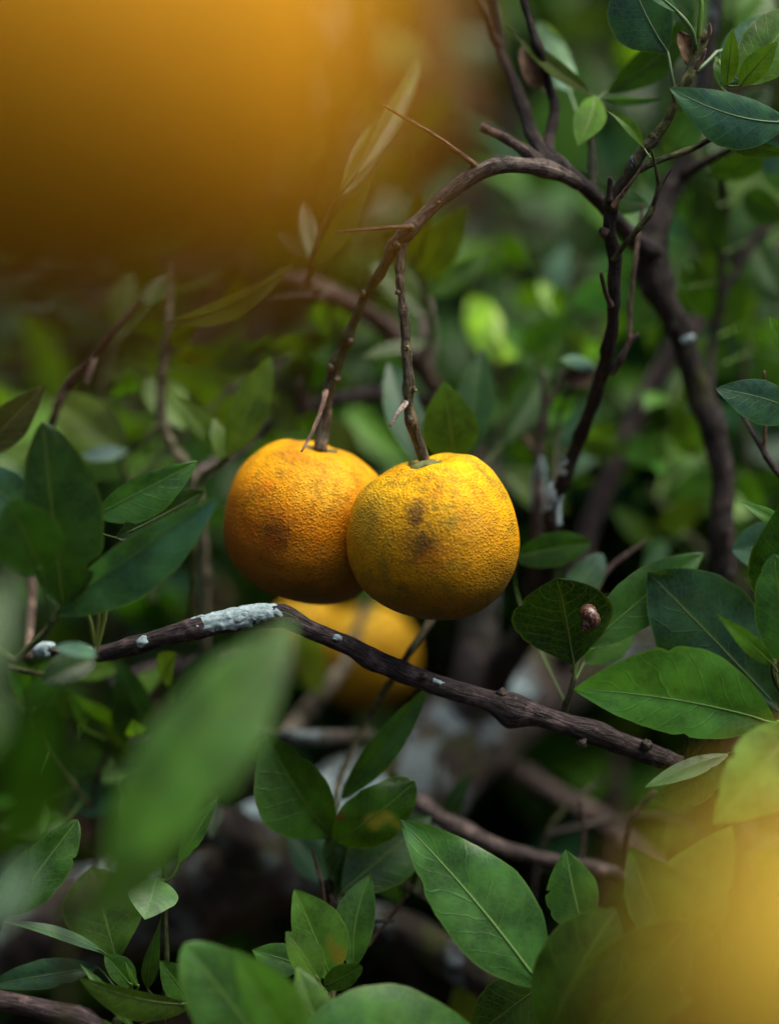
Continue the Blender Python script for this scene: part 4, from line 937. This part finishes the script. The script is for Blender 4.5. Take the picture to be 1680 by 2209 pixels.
leaf(c, (290, 2225, -0.03), (172, 2080, -0.03), (14, 20), (0.055, 0.125, 0.025), roll=15, prof='lance', stalk=(252, 2260, 0.0))
leaf(c, (300, 2260, 0.01), (120, 2190, 0.02), 50, 'mid', roll=20, stalk=(250, 2280, 0.0))
c = thing('leafy_shoot', G(20, 2050, -0.02), 'blunt veined leaf on a shoot beside the narrow leaf, left of the young bud', 'shoot')
tube(c, 'stem', [G(-30, 2300, -0.02), (-20, 2100, -0.02), (-5, 2010, -0.02), (5, 1985, -0.02)], [20, 18, 14, 10], 'twig', GREEN, nodes=3)
leaf(c, (14, 1972, -0.02), (168, 1768, -0.012), (44, 60), (0.045, 0.110, 0.022), roll=-5, prof='round', stalk=(-5, 2010, -0.02), wave=0.10)
leaf(c, (-5, 1990, -0.02), (60, 1830, -0.03), (40, 40), 'mid', roll=20, stalk=(-10, 2030, -0.02))

# left: leaves at mid height
c = thing('leafy_shoot', G(150, 1450, -0.04), 'cluster of dark and blue green leaves left of the orange fruit', 'shoot')
tube(c, 'stem', [G(-120, 1700, -0.04), (-80, 1560, -0.04), (40, 1420, -0.04), (110, 1345, -0.04), (150, 1250, -0.035), (190, 1120, -0.03)], [24, 22, 16, 14, 12, 8], 'twig', (0.075, 0.10, 0.03), nodes=3)
leaf(c, (118, 1325, -0.045), (470, 1074, -0.055), (42, 92), (0.036, 0.092, 0.058), roll=10, prof='ell', stalk=(100, 1365, -0.04), fold=0.35, bend=0.02, camber=0.03)
leaf(c, (205, 1112, -0.03), (429, 993, -0.025), (34, 62), (0.038, 0.095, 0.030), roll=5, prof='ovate', stalk=(188, 1130, -0.03), fold=0.25)
leaf(c, (250, 1160, 0.0), (440, 1060, 0.02), (50, 50), 'deep', roll=20, stalk=(188, 1140, -0.03))
leaf(c, (135, 1310, -0.05), (92, 910, -0.06), (62, 108), (0.016, 0.044, 0.012), roll=-6, prof='round', stalk=(115, 1345, -0.042), fold=0.1)
leaf(c, (90, 1240, -0.07), (20, 1080, -0.08), (70, 80), (0.022, 0.060, 0.014), roll=0, prof='round', stalk=(108, 1350, -0.042))
leaf(c, (-60, 1020, -0.05), (92, 1128, -0.055), (60, 50), (0.05, 0.105, 0.07), roll=10, prof='round', stalk=[(0, 1455, -0.04), (-70, 1150, -0.05)])
leaf(c, (-50, 985, -0.05), (97, 830, -0.045), (40, 44), (0.035, 0.032, 0.008), 'under', roll=0, prof='ovate', stalk=[(-20, 1480, -0.04), (-80, 1150, -0.05)])
for (a, b_, s_) in (((205, 1395), (180, 1300), 10), ((208, 1400), (232, 1282), 10), ((205, 1398), (212, 1290), 9)):
    tube(c, 'stalk', [(a[0], a[1], -0.03), ((a[0] + b_[0]) / 2 + 4, (a[1] + b_[1]) / 2, -0.032), (b_[0], b_[1], -0.035)], [s_, s_, s_ - 3], 'rib', (0.12, 0.17, 0.03))
leaf(c, (206, 1408, -0.06), (120, 1398, -0.08), (22, 16), (0.10, 0.17, 0.14), roll=30, stalk=(210, 1420, -0.05), prof='round')
leaf(c, (205, 1420, -0.05), (90, 1470, -0.06), (34, 40), 'deep', roll=10, prof='round', stalk=(210, 1415, -0.045))
tube(c, 'stem', [(20, 1440, -0.042), (110, 1455, -0.045), (180, 1430, -0.04), (208, 1396, -0.03)], [14, 12, 11, 10], 'twig', GREEN)

# big blurred leaf in front
c = thing('leafy_shoot', G(170, 1950, -0.22), 'big blurred bright leaf in front of the lichened branch', 'shoot')
tube(c, 'stem', [G(120, 2300, -0.22), (140, 2150, -0.22), (180, 1950, -0.22), (215, 1880, -0.21)], [30, 28, 22, 16], 'twig', GREEN)
leaf(c, (225, 1865, -0.24), (632, 1338, -0.21), (100, 128), (0.050, 0.115, 0.014), roll=-8, prof='ell', stalk=(200, 1910, -0.215), fold=0.28, camber=0.05)
leaf(c, (180, 1980, -0.22), (480, 1640, -0.19), (60, 70), (0.06, 0.12, 0.02), roll=25, stalk=(175, 2000, -0.22), prof='lance')
c = thing('leafy_shoot', G(20, 1900, -0.30), 'heavily blurred dark leaves crowding in beside the big blurred leaf', 'shoot')
tube(c, 'stem', [G(-160, 2300, -0.3), (-140, 2100, -0.3), (-110, 1800, -0.3), (-90, 1500, -0.3), (-90, 1380, -0.3)], [30, 26, 24, 20, 16], 'twig', GREEN)
leaf(c, (10, 1780, -0.3), (120, 1430, -0.32), (50, 60), (0.016, 0.055, 0.007), roll=10, stalk=(-112, 1800, -0.3))
leaf(c, (-40, 1500, -0.3), (10, 1240, -0.28), (40, 40), (0.02, 0.06, 0.01), roll=10, stalk=(-90, 1520, -0.3))
leaf(c, (-60, 1640, -0.3), (0, 1480, -0.29), (40, 40), (0.05, 0.13, 0.012), roll=10, stalk=(-112, 1730, -0.3))
leaf(c, (-40, 2020, -0.32), (70, 1850, -0.30), (34, 30), (0.03, 0.08, 0.05), roll=10, stalk=(-112, 2060, -0.3))
leaf(c, (-20, 1850, -0.28), (150, 1640, -0.30), (50, 60), (0.02, 0.06, 0.008), roll=10, stalk=(-112, 1880, -0.3))

# left, behind
c = thing('leafy_shoot', (400, 1440, 0.10), 'pair of upright yellow green leaves on a thin stem left of the orange fruit', 'shoot')
tube(c, 'stem', [(400, 1440, 0.10), (415, 1250, 0.07), (428, 1050, 0.06), (470, 1005, 0.055), (492, 985, 0.05)], [14, 14, 14, 12, 10], 'twig', (0.10, 0.13, 0.03), nodes=2)
leaf(c, (490, 985, 0.05), (583, 766, 0.05), (40, 44), (0.085, 0.135, 0.022), roll=5, prof='ell', stalk=(476, 1000, 0.054), fold=0.2)
leaf(c, (468, 965, 0.06), (374, 846, 0.06), (24, 28), (0.085, 0.13, 0.018), roll=10, prof='lance', stalk=(474, 1000, 0.055))
leaf(c, (478, 1000, 0.055), (462, 900, 0.06), 40, (0.085, 0.12, 0.03), roll=25, stalk=(474, 1005, 0.055))
c = thing('dry_shoot', (440, 1434, 0.10), 'tall pale stem with side twig standing left behind the orange fruit', 'shoot')
tube(c, 'stem', [(440, 1434, 0.10), (440, 1200, 0.09), (418, 1040, 0.09), (374, 965, 0.09), (348, 900, 0.09), (350, 800, 0.09), (362, 690, 0.09), (366, 560, 0.10)], [24, 24, 24, 23, 24, 22, 18, 12], 'twig', (0.15, 0.14, 0.085), nodes=5)
tube(c, 'twig', [(348, 903, 0.09), (310, 950, 0.09), (262, 990, 0.10)], [16, 13, 10], 'twig', (0.12, 0.13, 0.06))
leaf(c, (272, 985, 0.10), (110, 850, 0.12), (56, 60), (0.075, 0.095, 0.014), roll=10, prof='round', stalk=(266, 990, 0.10))
leaf(c, (278, 975, 0.10), (170, 985, 0.10), (24, 20), (0.10, 0.14, 0.12), roll=40, stalk=(266, 990, 0.10))
leaf(c, (355, 740, 0.09), (428, 695, 0.08), 36, 'olive', roll=10, stalk=(352, 780, 0.09))
leaf(c, (362, 690, 0.085), (640, 556, 0.045), (24, 32), (0.11, 0.105, 0.06), 'under', roll=15, prof='lance', stalk=(361, 710, 0.09), bend=-0.06)
c = thing('dry_shoot', (60, 1420, 0.03), 'broken dry twig with pale splintered end before the olive leaf', 'shoot')
tube(c, 'stem', [(60, 1420, 0.03), (70, 1250, 0.07), (80, 1020, 0.075), (118, 892, 0.06), (145, 830, 0.06), (200, 768, 0.055), (250, 705, 0.05), (305, 640, 0.05)], [20, 20, 18, 17, 20, 16, 14, 8], 'dry', (0.115, 0.082, 0.062), nodes=5)
tube(c, 'twig', [(205, 765, 0.055), (195, 795, 0.052), (185, 828, 0.05)], [13, 14, 12], 'dry', (0.18, 0.13, 0.10))
c = thing('leafy_shoot', (690, 622, 0.12), 'upright shoot with slender leaf seen through the golden blur', 'shoot')
tube(c, 'stem', [(690, 622, 0.12), (664, 610, 0.075), (670, 560, 0.055), (690, 490, 0.055), (722, 430, 0.055), (770, 370, 0.05)], [14, 12, 10, 9, 7, 4], 'twig', (0.09, 0.07, 0.03), nodes=4)
leaf(c, (676, 575, 0.05), (802, 376, 0.05), (30, 26), (0.075, 0.105, 0.025), roll=20, prof='lance', stalk=(664, 610, 0.06), fold=0.4)
leaf(c, (655, 548, 0.055), (594, 496, 0.05), 36, (0.12, 0.11, 0.06), roll=10, stalk=(668, 570, 0.056))
leaf(c, (672, 560, 0.06), (648, 430, 0.08), 40, 'olive', roll=10, stalk=(664, 600, 0.06))
leaf(c, (730, 420, 0.06), (830, 240, 0.10), 60, 'olive', roll=10, stalk=(715, 440, 0.055))
leaf(c, (770, 370, 0.06), (900, 130, 0.12), 50, (0.07, 0.08, 0.01), roll=20, stalk=(760, 384, 0.055))
c = thing('leafy_shoot', (905, 790, 0.14), 'soft yellow green leaves behind the arching branch', 'shoot')
tube(c, 'stem', [(905, 790, 0.14), (930, 720, 0.11), (905, 600, 0.10), (880, 540, 0.10)], [14, 13, 11, 8], 'twig', GREEN, nodes=3)
leaf(c, (885, 560, 0.10), (905, 410, 0.085), 66, (0.060, 0.08, 0.012), roll=10, stalk=(890, 570, 0.10), prof='ovate')
leaf(c, (905, 600, 0.10), (1010, 440, 0.085), 90, (0.070, 0.10, 0.012), roll=-10, stalk=(905, 610, 0.10), prof='ovate')
leaf(c, (915, 640, 0.11), (1060, 545, 0.12), 64, (0.07, 0.13, 0.04), roll=10, stalk=(912, 650, 0.105), prof='lance')
leaf(c, (920, 680, 0.11), (800, 560, 0.12), 76, (0.05, 0.08, 0.02), roll=20, stalk=(920, 690, 0.108))
leaf(c, (928, 740, 0.11), (780, 770, 0.10), 40, (0.06, 0.085, 0.02), roll=40, stalk=(929, 745, 0.11))

# ------------------------------------------------------------------ half-blurred shoots filling the middle distance
def filler(label, root, stems, n, box, zr, cols, seed, lens=(100, 190)):
    rnd = random.Random(seed)
    t = thing('leafy_shoot', root, label, 'shoot', 'half blurred shoots in the middle distance')
    nodes_ = []
    for path in stems:
        tube(t, 'stem', path, [15] + [11] * (len(path) - 2) + [6], 'twig', rnd.choice([(0.06, 0.05, 0.03), (0.07, 0.075, 0.03), (0.05, 0.04, 0.035)]), nodes=4)
        pts = [W(p) for p in path]
        for a_, b_ in zip(pts, pts[1:]):
            for k in range(5): nodes_.append(a_.lerp(b_, k / 5))
    for k in range(n):
        q = P(rnd.uniform(box[0], box[2]), rnd.uniform(box[1], box[3]), rnd.uniform(*zr))
        nd = min(nodes_, key=lambda m_: (m_ - q).length)
        d = (q - nd); d = d.normalized() if d.length > 0.02 else Vector((rnd.uniform(-1, 1), rnd.uniform(-.3, .3), rnd.uniform(0, 1))).normalized()
        d = (d + Vector((rnd.gauss(0, .35), rnd.gauss(0, .35), rnd.gauss(0.1, .35)))).normalized()
        b0 = nd.lerp(q, min(1.0, 0.03 / max((q - nd).length, 1e-6)))
        L_ = rnd.uniform(*lens) * S * 1.1
        leaf(t, b0, b0 + d * L_, L_ / (S * 1.1) * rnd.uniform(0.36, 0.52), tuple(x * rnd.uniform(0.8, 1.25) for x in rnd.choice(cols)), roll=rnd.uniform(-40, 40), stalk=nd, prof=rnd.choice(('ell', 'ovate', 'ell', 'lance')), nu=14, nv=6)
GREENS = [CLR['mid'], CLR['dark'], CLR['bright'], CLR['teal'], (0.07, 0.12, 0.02), CLR['deep']]
filler('half blurred leafy shoot between the yellow fruit and the bent trunk', (1235, 1300, 0.17), [[(1235, 1300, 0.17), (1180, 1050, 0.17), (1150, 850, 0.17), (1180, 640, 0.18), (1160, 540, 0.18)], [(1180, 1050, 0.17), (1260, 900, 0.19), (1290, 720, 0.2), (1270, 560, 0.21)]], 30, (1080, 540, 1340, 1150), (0.12, 0.26), GREENS + [CLR['blue'], CLR['lime']], 3)
filler('half blurred leafy shoot to the right of the bent trunk', (1640, 1300, 0.17), [[(1640, 1300, 0.17), (1620, 1050, 0.16), (1600, 850, 0.16), (1640, 640, 0.17)], [(1620, 1050, 0.16), (1480, 960, 0.17), (1440, 860, 0.18)], [(1640, 1300, 0.17), (1480, 1150, 0.18), (1400, 1050, 0.2)]], 30, (1360, 600, 1690, 1200), (0.12, 0.26), GREENS + [CLR['blue'], CLR['bright']], 8)
filler('half blurred olive shoot behind the pale stem and golden blur', (330, 1200, 0.14), [[(330, 1300, 0.12), (280, 1050, 0.14), (220, 850, 0.14), (260, 700, 0.15)], [(280, 1050, 0.14), (480, 850, 0.16), (520, 700, 0.17)], [(480, 850, 0.16), (640, 760, 0.18), (720, 700, 0.18)]], 26, (60, 640, 760, 1050), (0.10, 0.22), [CLR['olive'], CLR['mid'], (0.07, 0.11, 0.02), CLR['dark']], 12)
filler('half blurred shoot among the sticks below the lichened branch', (220, 1900, 0.10), [[(220, 1960, 0.12), (200, 1750, 0.09), (240, 1600, 0.08), (320, 1500, 0.08)], [(200, 1750, 0.09), (100, 1620, 0.08), (60, 1520, 0.08)], [(240, 1600, 0.08), (420, 1590, 0.08), (520, 1520, 0.08)]], 24, (20, 1450, 560, 1800), (0.03, 0.10), GREENS + [CLR['bright'], CLR['bright']], 21, (90, 170))
filler('half blurred low shoot behind the big upright leaf', (1250, 2200, 0.08), [[(1250, 2260, 0.10), (1150, 2050, 0.10), (1180, 1800, 0.10), (1300, 1680, 0.11)], [(1150, 2050, 0.10), (960, 1960, 0.08), (860, 1900, 0.08)], [(1180, 1800, 0.10), (1400, 1760, 0.10), (1520, 1800, 0.10)]], 18, (850, 1680, 1560, 2180), (0.06, 0.14), [CLR['mid'], CLR['dark'], CLR['olive'], CLR['deep']], 33, (80, 160))
# ------------------------------------------------------------------ background shrubs: each leaf its own part, meshes shared
LIB = []
for k in range(10):
    Lk = 0.070
    v_, f_, u_, _ = leaf_geom(Lk, 0.0155 + 0.002 * (k % 3), 0.0155 + 0.002 * (k % 3), ('ell', 'ovate', 'ell', 'lance', 'round')[k % 5], fold=0.15 + 0.05 * (k % 4), camber=0.10 - 0.05 * (k % 5), curl=0.2 * (k % 3), wave=0.08, nu=8, nv=4, seed=k * 3.3, bite=False)
    me = mesh('leaf', v_, f_, u_); me.materials.append(M['far']); LIB.append(me)
PAL = [(0.030, 0.075, 0.020), (0.045, 0.105, 0.028), (0.070, 0.135, 0.026), (0.030, 0.075, 0.042), (0.050, 0.080, 0.014), (0.020, 0.050, 0.014), (0.085, 0.14, 0.04)]

def shrub(base, height, spread, n_stems, n_leaves, rnd, label, group, pal=PAL, size=1.0, lo=0.1):
    t = thing('citrus_shrub', base, label, 'shrub', group)
    stems = []
    for k in range(n_stems):
        a = rnd.uniform(0, 6.28); d = rnd.uniform(0.2, 1.0) * spread
        p0 = Vector((0.02 * math.cos(a), 0.02 * math.sin(a), 0))
        p3 = Vector((d * math.cos(a), d * math.sin(a) * 0.6, height * rnd.uniform(0.75, 1.05)))
        p1 = p0.lerp(p3, 0.35) + Vector((rnd.uniform(-.03, .03), rnd.uniform(-.03, .03), 0.02))
        p2 = p0.lerp(p3, 0.7) + Vector((rnd.uniform(-.03, .03), rnd.uniform(-.03, .03), 0.01))
        r = rnd.uniform(0.0028, 0.0045)
        pts = [(p0, r), (p1, r * 0.85), (p2, r * 0.6), (p3, r * 0.3)]
        stems.append(spline(pts, 0.01))
        me = tube_mesh('stem', pts, 7, 0.12, 3, k * 1.7, step=0.02)
        obj('stem', me, M['bark'], t, None, rnd.choice([(0.05, 0.036, 0.03), (0.09, 0.07, 0.05), (0.07, 0.075, 0.03)]))
    for k in range(n_leaves):
        st = rnd.choice(stems); f = rnd.uniform(lo, 1.0); c, _ = st[int(f * (len(st) - 1))]
        s = size * rnd.uniform(0.65, 1.15)
        az = rnd.uniform(0, 6.28); el = rnd.gauss(0.35, 0.5)
        dv = Vector((math.cos(az) * math.cos(el), math.sin(az) * math.cos(el), math.sin(el)))
        up = Vector((rnd.gauss(0, 0.35), rnd.gauss(0, 0.35), 1)); sv = up.cross(dv).normalized(); nv_ = dv.cross(sv)
        m = Matrix((dv, sv, nv_)).transposed().to_4x4()
        o = bpy.data.objects.new('leaf', rnd.choice(LIB)); COL.objects.link(o); o.parent = t
        o.matrix_local = Matrix.Translation(c + dv * 0.002) @ m @ Matrix.Diagonal((s, s, s, 1))
        cc = green(rnd.choice(pal)); br = rnd.uniform(0.5, 1.35); o.color = (*[x * br for x in cc], 1)
    return t

rs = random.Random(41)
GRP = 'citrus shrubs in the blurred background'
BACK = 'far shrub in the back row, a soft blur of leaves behind the nearer shrubs'
# (px, depth behind focus, height, spread, stems, leaves, label)
for (px, z, h, sp, ns, nl, lab) in (
        (1180, 0.30, 0.36, 0.10, 5, 55, 'out of focus shrub between the yellow fruit and the dark upright shoot'),
        (1420, 0.33, 0.40, 0.10, 5, 55, 'out of focus shrub directly behind the dark bent trunk'),
        (1000, 0.33, 0.36, 0.10, 5, 60, 'out of focus shrub behind the lime green young leaves'),
        (620, 0.34, 0.30, 0.10, 5, 50, 'low out of focus shrub behind the orange fruit'),
        (140, 0.34, 0.34, 0.13, 6, 80, 'out of focus shrub behind the broken dry twig and olive leaf'),
        (470, 0.40, 0.36, 0.14, 6, 80, 'out of focus shrub behind the tall pale stem'),
        (760, 0.46, 0.40, 0.14, 6, 80, 'out of focus shrub behind the pinkish brown forked branch'),
        (1080, 0.36, 0.36, 0.13, 6, 80, 'out of focus shrub behind the upright grey stump'),
        (1330, 0.42, 0.40, 0.15, 7, 110, 'out of focus shrub seen between the arching branch and the bent trunk'),
        (1640, 0.34, 0.44, 0.14, 7, 110, 'out of focus shrub behind the blue green pointed leaf and thin twig'),
        (300, 0.75, 0.52, 0.22, 8, 130, BACK), (750, 0.80, 0.50, 0.22, 8, 120, BACK), (1180, 0.78, 0.50, 0.22, 8, 130, BACK), (1560, 0.72, 0.52, 0.22, 8, 130, BACK), (-120, 0.55, 0.5, 0.2, 7, 100, BACK), (1880, 0.55, 0.5, 0.2, 7, 100, BACK)):
    p = P(px, 1100, z)
    shrub(Vector((p.x, p.y, 0)), h, sp, ns, nl, rs, lab, GRP)

# far hedge: reads as one mass of leaves
def leaf_mass(name, n, box, rnd, size, pals, label):
    vs_, fs_, cols = [], [], []
    (x0, x1), (y0, y1), (z0, z1) = box
    for k in range(n):
        c = Vector((rnd.uniform(x0, x1), rnd.uniform(y0, y1), rnd.uniform(z0, z1)))
        az = rnd.uniform(0, 6.28); el = rnd.gauss(0.1, 0.6)
        dv = Vector((math.cos(az) * math.cos(el), math.sin(az) * math.cos(el), math.sin(el)))
        up = Vector((rnd.gauss(0, 0.5), rnd.gauss(0, 0.5), 1)); sv = up.cross(dv).normalized(); nv_ = dv.cross(sv)
        s = size * rnd.uniform(0.7, 1.2); w = s * 0.24
        i = len(vs_)
        vs_ += [c, c + dv * s * .35 + sv * w + nv_ * w * .3, c + dv * s, c + dv * s * .35 - sv * w + nv_ * w * .3]
        fs_ += [(i, i + 1, i + 2), (i, i + 2, i + 3)]
    o = obj(name, mesh(name, vs_, fs_, [(0.5, 0.5)] * len(vs_), smooth=False), M['far'], None, None, pals)
    return tag(o, label, 'foliage', kind='stuff')
rh = random.Random(5)
leaf_mass('hedge_foliage', 9000, ((-1.6, 1.6), (2.15, 2.75), (0.0, 1.25)), rh, 0.085, (0.024, 0.042, 0.007), 'far dense mass of citrus foliage closing off the background')

# unseen rows of the grove added round the camera to shade out low light
for k, (bx_, nn_) in enumerate((((( -1.9, -1.2), (-1.6, 2.4), (0.0, 1.5)), 5000), (((1.3, 2.0), (-1.6, 2.4), (0.0, 1.2)), 5000), (((-1.6, 1.6), (-1.7, -1.0), (0.0, 1.5)), 5000))):
    leaf_mass('hedge_foliage', nn_, bx_, rh, 0.10, (0.035, 0.070, 0.020), ('unseen dense citrus row added for shade to one side of the picked spot', 'unseen dense citrus row added for shade on the sunward side of the picked spot', 'unseen dense citrus row added for shade behind the viewer')[k])

# litter on the ground
def litter():
    rnd = random.Random(17); vs_, fs_ = [], []
    for k in range(1500):
        c = Vector((rnd.uniform(-0.8, 0.8), rnd.uniform(0.7, 2.1), rnd.uniform(-0.005, 0.018)))
        az = rnd.uniform(0, 6.28); dv = Vector((math.cos(az), math.sin(az), rnd.gauss(0, 0.2))).normalized()
        sv = Vector((rnd.gauss(0, .3), rnd.gauss(0, .3), 1)).cross(dv).normalized(); nn = dv.cross(sv)
        s = rnd.uniform(0.03, 0.065); w = s * rnd.uniform(0.12, 0.26); i = len(vs_); q = rnd.uniform(-.3, .5)
        vs_ += [c, c + dv * s * .3 + sv * w + nn * w * q, c + dv * s * .7 + sv * w * .8 + nn * w * q, c + dv * s, c + dv * s * .7 - sv * w * .8 + nn * w * q, c + dv * s * .3 - sv * w + nn * w * q, c + dv * s * .5]
        fs_ += [(i, i + 1, i + 6), (i + 1, i + 2, i + 6), (i + 2, i + 3, i + 6), (i + 3, i + 4, i + 6), (i + 4, i + 5, i + 6), (i + 5, i, i + 6)]
    tag(obj('leaf_litter', mesh('leaf_litter', vs_, fs_), M['dead'], None, None, (0.10, 0.06, 0.035)), 'brown fallen leaves littering the dark ground under the shrubs', 'litter', kind='stuff')
litter()
